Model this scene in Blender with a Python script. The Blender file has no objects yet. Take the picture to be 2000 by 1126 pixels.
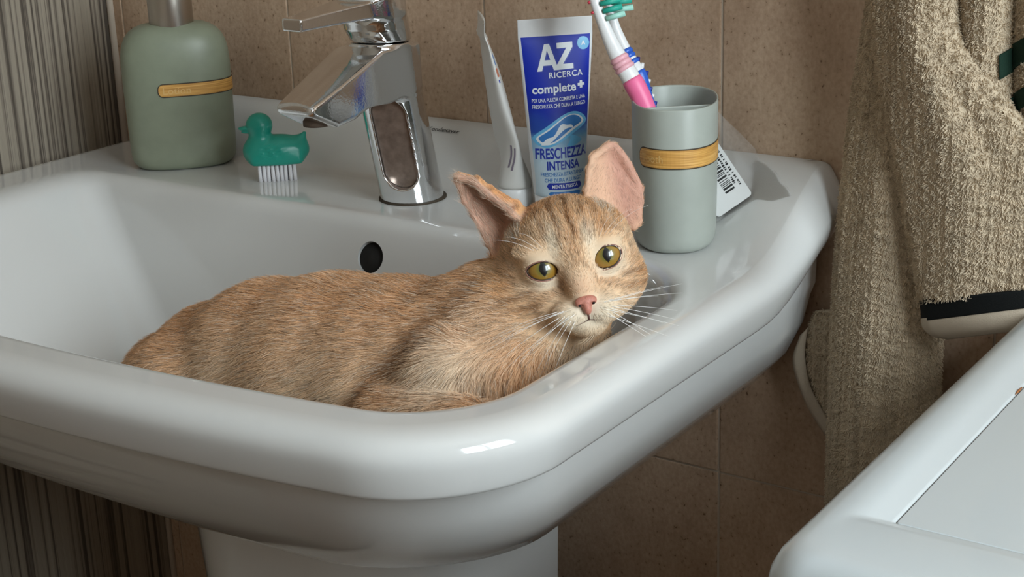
import bpy, bmesh, math, random
import numpy as np
from mathutils import Matrix, Vector

rng = np.random.default_rng(7)
random.seed(7)
SC = bpy.context.scene
COL = SC.collection
Z0 = 0.85                      # height of the wash basin deck above the floor (m)

# ------------------------------------------------------------------ camera
W, H = 2000, 1126
PC = np.array([1000.0, 563.0])
VX = np.array([-3632.0, -273.0])
VY = np.array([3200.0, -515.0])
FPX = float(np.sqrt(-np.dot(VX - PC, VY - PC)))
_dx = -np.append(VX - PC, FPX); _dx /= np.linalg.norm(_dx)
_dy = np.append(VY - PC, FPX); _dy /= np.linalg.norm(_dy)
_dz = np.cross(_dx, _dy); _dz /= np.linalg.norm(_dz)
_dx = np.cross(_dy, _dz)
RC3 = np.stack([_dx, _dy, _dz], 1)            # world -> camera (x right, y down, z forward)
def ray(px, py):
    return RC3.T @ np.array([px - PC[0], py - PC[1], FPX])
_d0 = ray(806, 385)
CAM = -_d0 / np.linalg.norm(_d0) * 116.0       # cm, origin = middle of the tap's foot on the deck
def on_x(px, py, x): d = ray(px, py); return CAM + d * ((x - CAM[0]) / d[0])
def on_y(px, py, y): d = ray(px, py); return CAM + d * ((y - CAM[1]) / d[1])
def on_z(px, py, z): d = ray(px, py); return CAM + d * ((z - CAM[2]) / d[2])
def m3(p):                                     # cm (deck frame) -> metres (room frame)
    return (p[0] * .01, p[1] * .01, p[2] * .01 + Z0)

cd = bpy.data.cameras.new('camera')
cam = bpy.data.objects.new('camera', cd); COL.objects.link(cam)
cd.sensor_width = 36.0
cd.lens = FPX / W * 36.0
cd.clip_start = 0.02
ax, ay, az = RC3[0], -RC3[1], -RC3[2]
cl = m3(CAM)
cam.matrix_world = Matrix(((ax[0], ay[0], az[0], cl[0]), (ax[1], ay[1], az[1], cl[1]), (ax[2], ay[2], az[2], cl[2]), (0, 0, 0, 1)))
SC.camera = cam

# ------------------------------------------------------------------ world, daylight, exposure
world = bpy.data.worlds.new('world'); SC.world = world; world.use_nodes = True
world.node_tree.nodes['Background'].inputs[0].default_value = (.62, .74, .9, 1)
world.node_tree.nodes['Background'].inputs[1].default_value = 1.0
SC.view_settings.view_transform = 'Standard'
SC.view_settings.look = 'None'
SC.view_settings.gamma = 1.0
SC.view_settings.use_curve_mapping = False
SC.view_settings.exposure = 0.0
WIN = dict(x=1.42, y0=-1.00, y1=-0.20, z0=1.05, z1=1.95)      # the bathroom's window in the right-hand wall
ld = bpy.data.lights.new('window_daylight', 'AREA'); ld.shape = 'RECTANGLE'
ld.size = WIN['z1'] - WIN['z0']; ld.size_y = WIN['y1'] - WIN['y0']
ld.energy = 40.0; ld.color = (.85, .955, 1.0)
lo = bpy.data.objects.new('window_daylight', ld); COL.objects.link(lo)
lo.location = (WIN['x'] + .10, (WIN['y0'] + WIN['y1']) / 2, (WIN['z0'] + WIN['z1']) / 2)
lo.rotation_euler = (0, math.pi / 2, 0)

# ------------------------------------------------------------------ helpers
def tag(o, label=None, cat=None, group=None, kind=None):
    if label: o['label'] = label
    if cat: o['category'] = cat
    if group: o['group'] = group
    if kind: o['kind'] = kind
    return o

def empty(name, loc=(0, 0, 0), rz=0.0):
    o = bpy.data.objects.new(name, None); COL.objects.link(o)
    o.empty_display_size = .02
    o.location = loc; o.rotation_euler = (0, 0, rz)
    return o

def parent_keep(o, par):
    if par is not None:
        o.parent = par
        o.matrix_parent_inverse = par.matrix_basis.inverted()

def mesh_obj(name, verts, faces, mat, parent=None, smooth=True, local=False):
    """verts in cm deck frame unless local (then metres in the parent's frame)."""
    me = bpy.data.meshes.new(name)
    v = np.asarray(verts, float)
    if not local:
        v = v * .01; v[:, 2] += Z0
    me.from_pydata(v.tolist(), [], [tuple(int(i) for i in f) for f in faces])
    if smooth:
        me.polygons.foreach_set('use_smooth', [True] * len(me.polygons))
    me.update()
    if mat is not None: me.materials.append(mat)
    o = bpy.data.objects.new(name, me); COL.objects.link(o)
    if local: o.parent = parent
    else: parent_keep(o, parent)
    return o

def share(name, src, parent, offset=None, matrix=None):
    o = bpy.data.objects.new(name, src.data); COL.objects.link(o)
    o.parent = parent
    o.matrix_parent_inverse = src.matrix_parent_inverse.copy()
    if matrix is not None: o.matrix_basis = matrix
    if offset is not None: o.location = offset
    return o

class MB:
    def __init__(s): s.v = []; s.f = []
    def add(s, v, f):
        n = len(s.v); s.v += [tuple(p) for p in v]; s.f += [tuple(i + n for i in q) for q in f]
    def box(s, a, b):
        x0, y0, z0 = a; x1, y1, z1 = b
        s.add([(x0, y0, z0), (x1, y0, z0), (x1, y1, z0), (x0, y1, z0), (x0, y0, z1), (x1, y0, z1), (x1, y1, z1), (x0, y1, z1)],
              [(0, 3, 2, 1), (4, 5, 6, 7), (0, 1, 5, 4), (1, 2, 6, 5), (2, 3, 7, 6), (3, 0, 4, 7)])
    def rings(s, rings, cap0=True, cap1=True, closed=True):
        n = len(rings[0]); v = [p for r in rings for p in r]; f = []
        for i in range(len(rings) - 1):
            for j in range(n if closed else n - 1):
                k = (j + 1) % n
                f.append((i * n + j, i * n + k, (i + 1) * n + k, (i + 1) * n + j))
        if cap0: f.append(tuple(reversed(range(n))))
        if cap1: f.append(tuple((len(rings) - 1) * n + j for j in range(n)))
        s.add(v, f)
    def tube(s, pts, rad, n=8, cap=True):
        pts = np.asarray(pts, float); m = len(pts)
        rad = np.broadcast_to(np.asarray(rad, float), (m,))
        t = np.gradient(pts, axis=0); t /= np.linalg.norm(t, axis=1)[:, None] + 1e-12
        a = np.array([0, 0, 1.0]) if abs(t[0][2]) < .9 else np.array([1.0, 0, 0])
        u = np.cross(t[0], a); u /= np.linalg.norm(u)
        rs = []
        for i in range(m):
            u = u - t[i] * np.dot(u, t[i]); u /= np.linalg.norm(u); w = np.cross(t[i], u)
            ang = np.arange(n) * 2 * np.pi / n
            rs.append(pts[i] + rad[i] * (np.cos(ang)[:, None] * u + np.sin(ang)[:, None] * w))
        s.rings([[tuple(p) for p in r] for r in rs], cap, cap)
    def obj(s, name, mat, parent=None, smooth=True, local=False):
        return mesh_obj(name, s.v, s.f, mat, parent, smooth, local)

def bevel_mesh(o, width, segs=2):
    bm = bmesh.new(); bm.from_mesh(o.data)
    bmesh.ops.bevel(bm, geom=[e for e in bm.edges if e.calc_face_angle(0) > .5], offset=width, segments=segs, profile=.6, affect='EDGES', clamp_overlap=True)
    bmesh.ops.recalc_face_normals(bm, faces=bm.faces)
    bm.to_mesh(o.data); bm.free()
    return o

def fix_normals(o):
    bm = bmesh.new(); bm.from_mesh(o.data)
    bmesh.ops.recalc_face_normals(bm, faces=bm.faces)
    bm.to_mesh(o.data); bm.free(); return o

def auto_smooth(o, ang=40):
    me = o.data
    sh = np.zeros(len(me.edges), bool)
    bm = bmesh.new(); bm.from_mesh(me)
    for e in bm.edges:
        e.smooth = e.calc_face_angle(0) < math.radians(ang)
    bm.to_mesh(me); bm.free()
    return o

# ---- materials
def newmat(name):
    m = bpy.data.materials.new(name); m.use_nodes = True
    nt = m.node_tree
    return m, nt, nt.nodes['Principled BSDF']

def plain(name, col, rough=.5, metal=0.0, coat=0.0, spec=.5, sss=0.0, trans=0.0, noise=0.0, nscale=40.0, bump=0.0, bscale=200.0):
    m, nt, b = newmat(name)
    b.inputs['Base Color'].default_value = (*col, 1)
    b.inputs['Roughness'].default_value = rough
    b.inputs['Metallic'].default_value = metal
    b.inputs['Coat Weight'].default_value = coat
    b.inputs['Coat Roughness'].default_value = .06
    b.inputs['Specular IOR Level'].default_value = spec
    b.inputs['Transmission Weight'].default_value = trans
    if sss > 0:
        b.inputs['Subsurface Weight'].default_value = sss
        b.inputs['Subsurface Radius'].default_value = (.004, .002, .001)
        b.inputs['Subsurface Scale'].default_value = 1.0
    geo = nt.nodes.new('ShaderNodeNewGeometry')
    if noise > 0:
        n = nt.nodes.new('ShaderNodeTexNoise'); n.inputs['Scale'].default_value = nscale; n.inputs['Detail'].default_value = 4
        nt.links.new(geo.outputs['Position'], n.inputs['Vector'])
        r = nt.nodes.new('ShaderNodeValToRGB')
        r.color_ramp.elements[0].position = .3; r.color_ramp.elements[1].position = .7
        r.color_ramp.elements[0].color = (*[c * (1 - noise) for c in col], 1)
        r.color_ramp.elements[1].color = (*[min(1, c * (1 + noise)) for c in col], 1)
        nt.links.new(n.outputs['Fac'], r.inputs[0]); nt.links.new(r.outputs[0], b.inputs['Base Color'])
    if bump > 0:
        n = nt.nodes.new('ShaderNodeTexNoise'); n.inputs['Scale'].default_value = bscale; n.inputs['Detail'].default_value = 3
        nt.links.new(geo.outputs['Position'], n.inputs['Vector'])
        bp = nt.nodes.new('ShaderNodeBump'); bp.inputs['Strength'].default_value = bump; bp.inputs['Distance'].default_value = .001
        nt.links.new(n.outputs['Fac'], bp.inputs['Height']); nt.links.new(bp.outputs[0], b.inputs['Normal'])
    return m

def ramp(nt, stops):
    r = nt.nodes.new('ShaderNodeValToRGB'); e = r.color_ramp.elements
    while len(e) < len(stops): e.new(.5)
    for q, (p, c) in zip(e, stops): q.position = p; q.color = (*c, 1)
    return r

def tile_material():
    m, nt, b = newmat('beige_stone_tile')
    L = nt.links.new
    geo = nt.nodes.new('ShaderNodeNewGeometry')
    mp = nt.nodes.new('ShaderNodeMapping'); mp.inputs['Scale'].default_value = (1, 1, .75)
    L(geo.outputs['Position'], mp.inputs['Vector'])
    n1 = nt.nodes.new('ShaderNodeTexNoise'); n1.inputs['Scale'].default_value = 14; n1.inputs['Detail'].default_value = 8; n1.inputs['Roughness'].default_value = .65
    L(mp.outputs[0], n1.inputs['Vector'])
    r1 = ramp(nt, [(.28, (.39, .26, .172)), (.5, (.49, .345, .24)), (.75, (.59, .435, .31))])
    L(n1.outputs['Fac'], r1.inputs[0])
    n2 = nt.nodes.new('ShaderNodeTexNoise'); n2.inputs['Scale'].default_value = 330; n2.inputs['Detail'].default_value = 3; n2.inputs['Roughness'].default_value = .6
    L(mp.outputs[0], n2.inputs['Vector'])
    r2 = ramp(nt, [(.29, (.36, .30, .25)), (.355, (.86, .84, .81)), (.6, (1, 1, 1)), (.8, (1.1, 1.08, 1.06))])
    L(n2.outputs['Fac'], r2.inputs[0])
    mx = nt.nodes.new('ShaderNodeMix'); mx.data_type = 'RGBA'; mx.blend_type = 'MULTIPLY'; mx.inputs['Factor'].default_value = 1
    L(r1.outputs[0], mx.inputs['A']); L(r2.outputs[0], mx.inputs['B'])
    L(mx.outputs['Result'], b.inputs['Base Color'])
    b.inputs['Roughness'].default_value = .55
    b.inputs['Specular IOR Level'].default_value = .3
    bp = nt.nodes.new('ShaderNodeBump'); bp.inputs['Strength'].default_value = .35; bp.inputs['Distance'].default_value = .0008
    L(n2.outputs['Fac'], bp.inputs['Height']); L(bp.outputs[0], b.inputs['Normal'])
    return m

def wood_material():
    m, nt, b = newmat('taupe_grained_laminate')
    L = nt.links.new
    geo = nt.nodes.new('ShaderNodeNewGeometry')
    mp = nt.nodes.new('ShaderNodeMapping'); mp.inputs['Scale'].default_value = (230, 230, 1.2)
    L(geo.outputs['Position'], mp.inputs['Vector'])
    n1 = nt.nodes.new('ShaderNodeTexNoise'); n1.inputs['Scale'].default_value = 1.0; n1.inputs['Detail'].default_value = 3; n1.inputs['Roughness'].default_value = .6
    L(mp.outputs[0], n1.inputs['Vector'])
    mp2 = nt.nodes.new('ShaderNodeMapping'); mp2.inputs['Scale'].default_value = (16, 16, .4)
    L(geo.outputs['Position'], mp2.inputs['Vector'])
    n2 = nt.nodes.new('ShaderNodeTexNoise'); n2.inputs['Scale'].default_value = 1.0; n2.inputs['Detail'].default_value = 2
    L(mp2.outputs[0], n2.inputs['Vector'])
    r1 = ramp(nt, [(.38, (.085, .068, .052)), (.45, (.20, .165, .13)), (.50, (.32, .275, .215)), (.7, (.37, .32, .25))])
    L(n1.outputs['Fac'], r1.inputs[0])
    r2 = ramp(nt, [(.3, (.55, .52, .48)), (.65, (1, 1, 1))])
    L(n2.outputs['Fac'], r2.inputs[0])
    mx = nt.nodes.new('ShaderNodeMix'); mx.data_type = 'RGBA'; mx.blend_type = 'MULTIPLY'; mx.inputs['Factor'].default_value = .45
    L(r1.outputs[0], mx.inputs['A']); L(r2.outputs[0], mx.inputs['B'])
    L(mx.outputs['Result'], b.inputs['Base Color'])
    b.inputs['Roughness'].default_value = .6
    bp = nt.nodes.new('ShaderNodeBump'); bp.inputs['Strength'].default_value = .6; bp.inputs['Distance'].default_value = .001
    L(n1.outputs['Fac'], bp.inputs['Height']); L(bp.outputs[0], b.inputs['Normal'])
    return m

def bamboo_material():
    m, nt, b = newmat('golden_bamboo')
    L = nt.links.new
    geo = nt.nodes.new('ShaderNodeNewGeometry')
    mp = nt.nodes.new('ShaderNodeMapping'); mp.inputs['Scale'].default_value = (25, 25, 1100)
    L(geo.outputs['Position'], mp.inputs['Vector'])
    n1 = nt.nodes.new('ShaderNodeTexNoise'); n1.inputs['Scale'].default_value = 1; n1.inputs['Detail'].default_value = 3
    L(mp.outputs[0], n1.inputs['Vector'])
    r = ramp(nt, [(.3, (.42, .19, .04)), (.5, (.60, .31, .075)), (.72, (.78, .47, .15))])
    L(n1.outputs['Fac'], r.inputs[0]); L(r.outputs[0], b.inputs['Base Color'])
    b.inputs['Roughness'].default_value = .45
    return m

M = {}
M['tile'] = tile_material()
M['grout'] = plain('pale_grout', (.50, .42, .34), .8)
M['plaster'] = plain('warm_plaster', (.40, .30, .215), .7)
M['ceiling'] = plain('white_ceiling_paint', (.75, .73, .70), .8)
M['floor'] = plain('brown_floor_tile', (.20, .14, .10), .4, noise=.15, nscale=12)
M['wood'] = wood_material()
M['ceramic'] = plain('white_glazed_ceramic', (.635, .635, .62), .09, coat=.6)
M['ceramic_dirty'] = M['ceramic']
M['chrome'] = plain('polished_chrome', (.78, .79, .80), .06, metal=1.0, bump=.05, bscale=600)
M['steel'] = plain('brushed_steel', (.52, .48, .43), .28, metal=1.0)
M['green'] = plain('sage_green_plastic', (.225, .25, .18), .42, noise=.06, nscale=60)
M['greycup'] = plain('grey_green_plastic', (.36, .385, .345), .42, noise=.04, nscale=60)
M['bamboo'] = bamboo_material()
M['engrave'] = plain('engraved_bamboo', (.70, .45, .17), .5)
M['groove'] = plain('dark_groove', (.05, .035, .02), .7)
M['duck'] = plain('emerald_plastic', (.012, .30, .225), .32, sss=0)
M['bristle'] = plain('white_bristle', (.74, .72, .74), .6)
M['white_pl'] = plain('white_plastic', (.78, .78, .78), .3)
M['pink'] = plain('pink_rubber', (.85, .16, .34), .42)
M['pinkring'] = plain('pale_pink_rubber', (.80, .42, .48), .42)
M['blue'] = plain('blue_rubber', (.03, .12, .55), .35)
M['navy'] = plain('navy_rubber', (.02, .03, .25), .4)
M['gbristle'] = plain('green_bristle', (.02, .36, .27), .5)
M['gbristle2'] = plain('pale_green_bristle', (.35, .66, .56), .5)
M['red'] = plain('red_rubber', (.6, .05, .08), .4)
M['enamel'] = plain('white_enamel', (.56, .605, .62), .28, coat=.3)
M['seam'] = plain('dark_seam', (.10, .07, .05), .8)
M['rust'] = plain('rust', (.35, .13, .04), .9)
M['cloth'] = plain('beige_terry', (.53, .43, .31), .95, spec=.1, noise=.12, nscale=300, bump=.6, bscale=700)
M['hem'] = plain('beige_woven_hem', (.50, .42, .325), .9, spec=.1, bump=.3, bscale=1500)
M['black'] = plain('black_woven_band', (.008, .009, .009), .85, spec=.15, bump=.3, bscale=1500)
M['dgreen'] = plain('dark_green_woven_band', (.010, .028, .018), .85, spec=.15, bump=.3, bscale=1500)
M['paper'] = plain('white_paper', (.66, .66, .65), .6)
M['ink'] = plain('black_ink', (.015, .015, .015), .6)
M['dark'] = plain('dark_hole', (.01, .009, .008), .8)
M['glass'] = plain('window_glass', (1, 1, 1), .02, trans=1.0)

# ------------------------------------------------------------------ the room shell (metres via cm)
YW = 7.0                                   # tiled wall plane, cm behind the tap
XR = WIN['x'] * 100
XL = -130.0; YF = -210.0; ZF = -Z0 * 100; ZC = 165.0
b = MB(); b.box((XL, YF, ZF - 4), (XR, YW + 1.0, ZF)); tag(b.obj('floor', M['floor'], None, False), 'dark brown tiled bathroom floor', kind='structure')
b = MB(); b.box((XL, YF, ZC), (XR, YW + 1.0, ZC + 4)); tag(b.obj('ceiling', M['ceiling'], None, False), 'white painted bathroom ceiling', kind='structure')
b = MB(); b.box((XL - 6, YF, ZF), (XL, YW + 1.0, ZC)); tag(b.obj('wall_left', M['plaster'], None, False), 'beige bathroom wall behind the tall cabinet', kind='structure')
b = MB(); b.box((XL, YF - 6, ZF), (XR, YF, ZC)); tag(b.obj('wall_front', plain('pale_plaster', (.72, .63, .52), .8), None, False), 'beige bathroom wall opposite the wash basin', kind='structure')
b = MB()
wy0, wy1, wz0, wz1 = WIN['y0'] * 100, WIN['y1'] * 100, (WIN['z0'] - Z0) * 100, (WIN['z1'] - Z0) * 100
b.box((XR, YF, ZF), (XR + 8, wy0, ZC)); b.box((XR, wy1, ZF), (XR + 8, YW + 1, ZC))
b.box((XR, wy0, ZF), (XR + 8, wy1, wz0)); b.box((XR, wy0, wz1), (XR + 8, wy1, ZC))
tag(b.obj('wall_right', M['plaster'], None, False), 'beige bathroom wall with the window', kind='structure')
wroot = empty('window_1', m3((XR + 4, (wy0 + wy1) / 2, wz0)))
tag(wroot, 'white framed bathroom window giving daylight', kind='structure')
b = MB()
for a0, a1 in (((XR + 2, wy0, wz0), (XR + 7, wy0 + 5, wz1)), ((XR + 2, wy1 - 5, wz0), (XR + 7, wy1, wz1)),
               ((XR + 2, wy0, wz0), (XR + 7, wy1, wz0 + 5)), ((XR + 2, wy0, wz1 - 5), (XR + 7, wy1, wz1)),
               ((XR + 2, (wy0 + wy1) / 2 - 3, wz0), (XR + 7, (wy0 + wy1) / 2 + 3, wz1))):
    b.box(a0, a1)
b.obj('window_frame', M['white_pl'], wroot, False)

# tiled back wall: grout backing with tiles standing proud of it
b = MB(); b.box((XL, YW + .09, ZF), (XR, YW + 6, ZC)); wall = b.obj('wall_back', M['grout'], None, False)
tag(wall, 'wall of tall beige stone-look tiles behind the wash basin', kind='structure')
TW, TH, GAP = 19.65, 40.0, .16
XT0, ZT0 = 2.15, -20.0
tile0 = None
for i in range(-7, 8):
    for j in range(-2, 5):
        x0 = XT0 + i * TW + GAP / 2; x1 = x0 + TW - GAP
        z0 = ZT0 + j * TH + GAP / 2; z1 = z0 + TH - GAP
        if x1 < XL or x0 > XR or z1 < ZF or z0 > ZC: continue
        if tile0 is None:
            b = MB(); b.box((-(TW - GAP) / 2, -.5, -(TH - GAP) / 2), ((TW - GAP) / 2, .5, (TH - GAP) / 2))
            o = b.obj('tile', M['tile'], None, False)
            for v in o.data.vertices: v.co.z -= Z0
            bevel_mesh(o, .0009, 2); tile0 = o
        else:
            o = bpy.data.objects.new('tile', tile0.data); COL.objects.link(o)
        jx = random.uniform(-.03, .03); jy = random.uniform(-.035, .035)
        o.location = m3(((x0 + x1) / 2 + jx, YW + .5 + jy, (z0 + z1) / 2 + random.uniform(-.04, .04)))
        o.rotation_euler = (random.uniform(-.0012, .0012), 0, random.uniform(-.0015, .0015))
        o.parent = wall; o.matrix_parent_inverse = wall.matrix_basis.inverted()

# tall wooden cabinet to the left of the basin
CX = -38.6
cab = empty('tall_cabinet', m3((-68, -20, ZF)))
tag(cab, 'tall taupe wood-grain cabinet standing left of the wash basin', 'cabinet')
b = MB(); b.box((CX - 1.8, -46, ZF), (CX, YW - .4, 140)); bevel_mesh(b.obj('side_panel', M['wood'], cab, False), .0006, 1)
b = MB(); b.box((CX - 60, -46, ZF), (CX - 58.2, YW - .4, 140)); b.obj('side_panel', M['wood'], cab, False)
b = MB(); b.box((CX - 58.2, -46, 138), (CX - 1.8, YW - .4, 140)); b.box((CX - 58.2, -46, ZF), (CX - 1.8, YW - .4, ZF + 6)); b.box((CX - 58.2, YW - 1.4, ZF + 6), (CX - 1.8, YW - .4, 138)); b.obj('carcass', M['wood'], cab, False)
for k in range(2):
    x0 = CX - 60 + k * 30.1
    b = MB(); b.box((x0, -48, ZF + 6), (x0 + 29.8, -46.1, 140)); d = b.obj('door', M['wood'], cab, False)
    b = MB(); hx = x0 + (26 if k == 0 else 4); b.tube([(hx, -48, 0), (hx, -50.5, 0), (hx, -50.5, 14), (hx, -48, 14)], .5, 10); b.obj('handle', M['steel'], d)
b = MB(); b.tube([(CX + .15, YW - .12, -90 + 5), (CX + .15, YW - .12, 140)], .35, 8)
tag(b.obj('trim_1', M['grout'], None), 'pale sealant strip between cabinet and tiles', kind='structure')

# ------------------------------------------------------------------ signed-distance modelling (numpy)
def surface_nets(F, xs, ys, zs):
    ins = F < 0
    nx, ny, nz = F.shape
    cnt = np.zeros((nx - 1, ny - 1, nz - 1), np.int8)
    for a in (0, 1):
        for b_ in (0, 1):
            for c_ in (0, 1):
                cnt += ins[a:nx - 1 + a, b_:ny - 1 + b_, c_:nz - 1 + c_]
    I, J, K = np.nonzero((cnt > 0) & (cnt < 8))
    acc = np.zeros((len(I), 3)); num = np.zeros(len(I))
    corners = [(a, b_, c_) for a in (0, 1) for b_ in (0, 1) for c_ in (0, 1)]
    for A in corners:
        for B in corners:
            if sum(abs(p - q) for p, q in zip(A, B)) != 1 or A > B: continue
            fa = F[I + A[0], J + A[1], K + A[2]]; fb = F[I + B[0], J + B[1], K + B[2]]
            m = (fa < 0) != (fb < 0)
            t = np.where(m, fa / np.where(m, fa - fb, 1), 0)
            pa = np.stack([xs[I + A[0]], ys[J + A[1]], zs[K + A[2]]], 1)
            pb = np.stack([xs[I + B[0]], ys[J + B[1]], zs[K + B[2]]], 1)
            acc += np.where(m[:, None], pa + t[:, None] * (pb - pa), 0); num += m
    V = acc / num[:, None]
    vid = -np.ones(cnt.shape, np.int64); vid[I, J, K] = np.arange(len(I))
    Q = []
    def emit(sl, q):
        s0 = ins[sl[0]]; s1 = ins[sl[1]]
        for flip, mk in ((False, s0 & ~s1), (True, ~s0 & s1)):
            idx = np.nonzero(mk)
            ids = [vid[tuple(idx[d] + q_[d] for d in range(3))] for q_ in q]
            arr = np.stack(ids if not flip else ids[::-1], 1)
            Q.append(arr[(arr >= 0).all(1)])
    c = slice(1, -1)
    emit(((slice(0, -1), c, c), (slice(1, None), c, c)), [(0, 0, 0), (0, 1, 0), (0, 1, 1), (0, 0, 1)])
    emit(((c, slice(0, -1), c), (c, slice(1, None), c)), [(0, 0, 0), (0, 0, 1), (1, 0, 1), (1, 0, 0)])
    emit(((c, c, slice(0, -1)), (c, c, slice(1, None))), [(0, 0, 0), (1, 0, 0), (1, 1, 0), (0, 1, 0)])
    return V, np.concatenate(Q)

def ell(P, c, r, Rm=None):
    q = P - np.asarray(c, np.float32)
    if Rm is not None: q = q @ np.asarray(Rm, np.float32)
    r = np.asarray(r, np.float32)
    k0 = np.sqrt(((q / r) ** 2).sum(-1)); k1 = np.sqrt(((q / (r * r)) ** 2).sum(-1)) + 1e-6
    return k0 * (k0 - 1) / k1
def cone(P, a, ra, b_, rb):
    a = np.asarray(a, np.float32); b_ = np.asarray(b_, np.float32)
    pa = P - a; ba = b_ - a
    h = np.clip((pa @ ba) / float(ba @ ba), 0, 1)
    return np.sqrt(((pa - h[..., None] * ba) ** 2).sum(-1)) - (ra + (rb - ra) * h)
def smin(a, b_, k):
    h = np.clip(.5 + .5 * (b_ - a) / k, 0, 1)
    return b_ + (a - b_) * h - k * h * (1 - h)
def smax(a, b_, k): return -smin(-a, -b_, k)
def grad(fn, P, e=.02):
    g = np.zeros_like(P)
    for d in range(3):
        q = P.copy(); q[:, d] += e; f1 = fn(q); q[:, d] -= 2 * e; g[:, d] = f1 - fn(q)
    return g / (2 * e)
def sdf_mesh(fn, xs, ys, zs, newton=2):
    xs, ys, zs = (np.asarray(a, np.float32) for a in (xs, ys, zs))
    F = np.empty((len(xs), len(ys), len(zs)), np.float32)
    YY, ZZ = np.meshgrid(ys, zs, indexing='ij')
    step = max(1, int(400000 / YY.size))
    for i in range(0, len(xs), step):
        s = xs[i:i + step]
        P = np.empty((len(s),) + YY.shape + (3,), np.float32)
        P[..., 0] = s[:, None, None]; P[..., 1] = YY; P[..., 2] = ZZ
        F[i:i + step] = fn(P.reshape(-1, 3)).reshape(P.shape[:3])
    V, Q = surface_nets(F, xs, ys, zs)
    for _ in range(newton):
        P = V.astype(np.float32); g = grad(fn, P); f = fn(P)
        st = f / np.maximum((g * g).sum(1), .2)
        V = V - np.clip(st, -.08, .08)[:, None] * g
    g = grad(fn, V.astype(np.float32)); g /= np.linalg.norm(g, axis=1)[:, None] + 1e-9
    return V, Q, g
def arange(a, b_, h): return a + h * np.arange(int(math.ceil((b_ - a) / h)) + 1)

# ------------------------------------------------------------------ wash basin and pedestal
SCX = -2.5
def rrect(x0, x1, yf, yb, rf, rb, z, ns=26, nc=14):
    pts = []
    rbr, rbl = rb if isinstance(rb, (tuple, np.ndarray, list)) else (rb, rb)
    def side(p, q, n): 
        for t in range(n): pts.append((p[0] + (q[0] - p[0]) * t / n, p[1] + (q[1] - p[1]) * t / n))
    def corner(cx_, cy_, r, a0):
        for t in range(nc):
            a = a0 + math.pi / 2 * t / nc
            pts.append((cx_ + r * math.cos(a), cy_ + r * math.sin(a)))
    side((x0 + rf, yf), (x1 - rf, yf), ns * 2); corner(x1 - rf, yf + rf, rf, -math.pi / 2)
    side((x1, yf + rf), (x1, yb - rbr), ns); corner(x1 - rbr, yb - rbr, rbr, 0)
    side((x1 - rbr, yb), (x0 + rbl, yb), ns * 2); corner(x0 + rbl, yb - rbl, rbl, math.pi / 2)
    side((x0, yb - rbl), (x0, yf + rf), ns); corner(x0 + rf, yf + rf, rf, math.pi)
    out = []
    for x, y in pts:
        k = min(max((-8 - y) / 27.0, 0), 1); k = k * k * (3 - 2 * k)
        out.append((x, y + 2.7 * k * min(abs((x - SCX) / 31.0), 1.1) ** 2, z))
    return out
def sstep(a, b_, t):
    t = min(max((t - a) / (b_ - a), 0), 1); return t * t * (3 - 2 * t)
OX0, OX1, OYF, OYB = -36.2, 31.5, -38.95, YW - .1
RI = []
def add(x0, x1, yf, yb, rf, rb, z): RI.append(rrect(x0, x1, yf, yb, rf, rb, z))
# underside from the middle outwards
add(-14, 11, -22, 3, 5, 3, -15.6)
add(-20, 16, -26, 5, 7, 3, -14.9)
add(-24, 22.0, -28.6, OYB, 8, 2, -13.4)
add(-28.6, 25.6, -31.4, OYB, 8.5, 2, -11.4)
add(-31.6, 27.7, -33.5, OYB, 8.5, 1.6, -9.0)
add(-33.6, 28.8, -35.3, OYB, 8.3, 1.4, -6.6)
add(-34.3, 29.2, -36.4, OYB, 8.0, 1.2, -4.6)
add(-34.6, 29.5, -36.75, OYB, 7.8, 1.1, -3.75)
add(-34.7, 29.6, -36.9, OYB, 7.8, 1.1, -3.45)
for d, z in ((1.7, -3.47), (.78, -3.44), (.66, -3.36), (.58, -3.2), (.50, -3.0), (.36, -2.6), (.22, -2.15), (.11, -1.7), (.05, -1.3), (.10, -.92), (.27, -.6), (.55, -.33), (.95, -.13), (1.4, -.03), (1.85, 0)):
    add(OX0 + d, OX1 - d, OYF + d, OYB - min(d, .0), 7.6 - d * .6, 1.0, z)
# deck between the outer rim and the bowl's mouth
A = (OX0 + 1.85, OX1 - 1.85, OYF + 1.85, OYB, 6.5, np.array([1.0, 1.0])); Bm = (-31.0, 28.55, -35.7, -4.9, 5.6, np.array([7.5, 2.6]))
for t in np.linspace(0, 1, 16)[1:]:
    add(*[a + (b_ - a) * t for a, b_ in zip(A, Bm)], 0.0)
for d, z in ((.25, -.03), (.5, -.13), (.75, -.32), (.98, -.62), (1.15, -1.0)):
    add(Bm[0] + d * 2.3, Bm[1] - d, Bm[2] + d, Bm[3] - d, 5.6 - d * .1, (7.5, 2.6), z)
# bowl walls: steep at the right and the front, a long slope at the left
for t in np.linspace(0, 1, 18)[1:]:
    e = 1 - math.cos(t * math.pi / 2)
    add(-28.35 + 12.2 * t ** .92, 27.4 - 5.2 * e ** 1.2, -34.55 + 7.2 * e ** 1.1, -6.1 - 4.6 * t, 5.5 + 1.0 * t, (7.5 - 4.5 * t, 2.6 - .2 * t), -1.0 - 11.3 * (t ** .85 if t < 1 else 1) * (1 - .06 * t) - .06 * 11.3 * t)
for t in (.25, .5, .75, .93):
    add(-16.15 + 12.85 * t, 22.2 - 20.4 * t, -27.35 + 6.0 * t, -10.7 - 5.9 * t, 6.5 - 4.5 * t, (3.0 - 1.5 * t, 2.4 - .9 * t), -12.3 - .35 * t)
def upstand(x, y):
    k = sstep(19, 30.5, x)
    a = 3.4 - 9.4 * k
    t = min(max((y - a) / (6.5 - a), 0), 1)
    return (t * t * (3 - 2 * t)) ** (1 + .5 * k)
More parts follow.
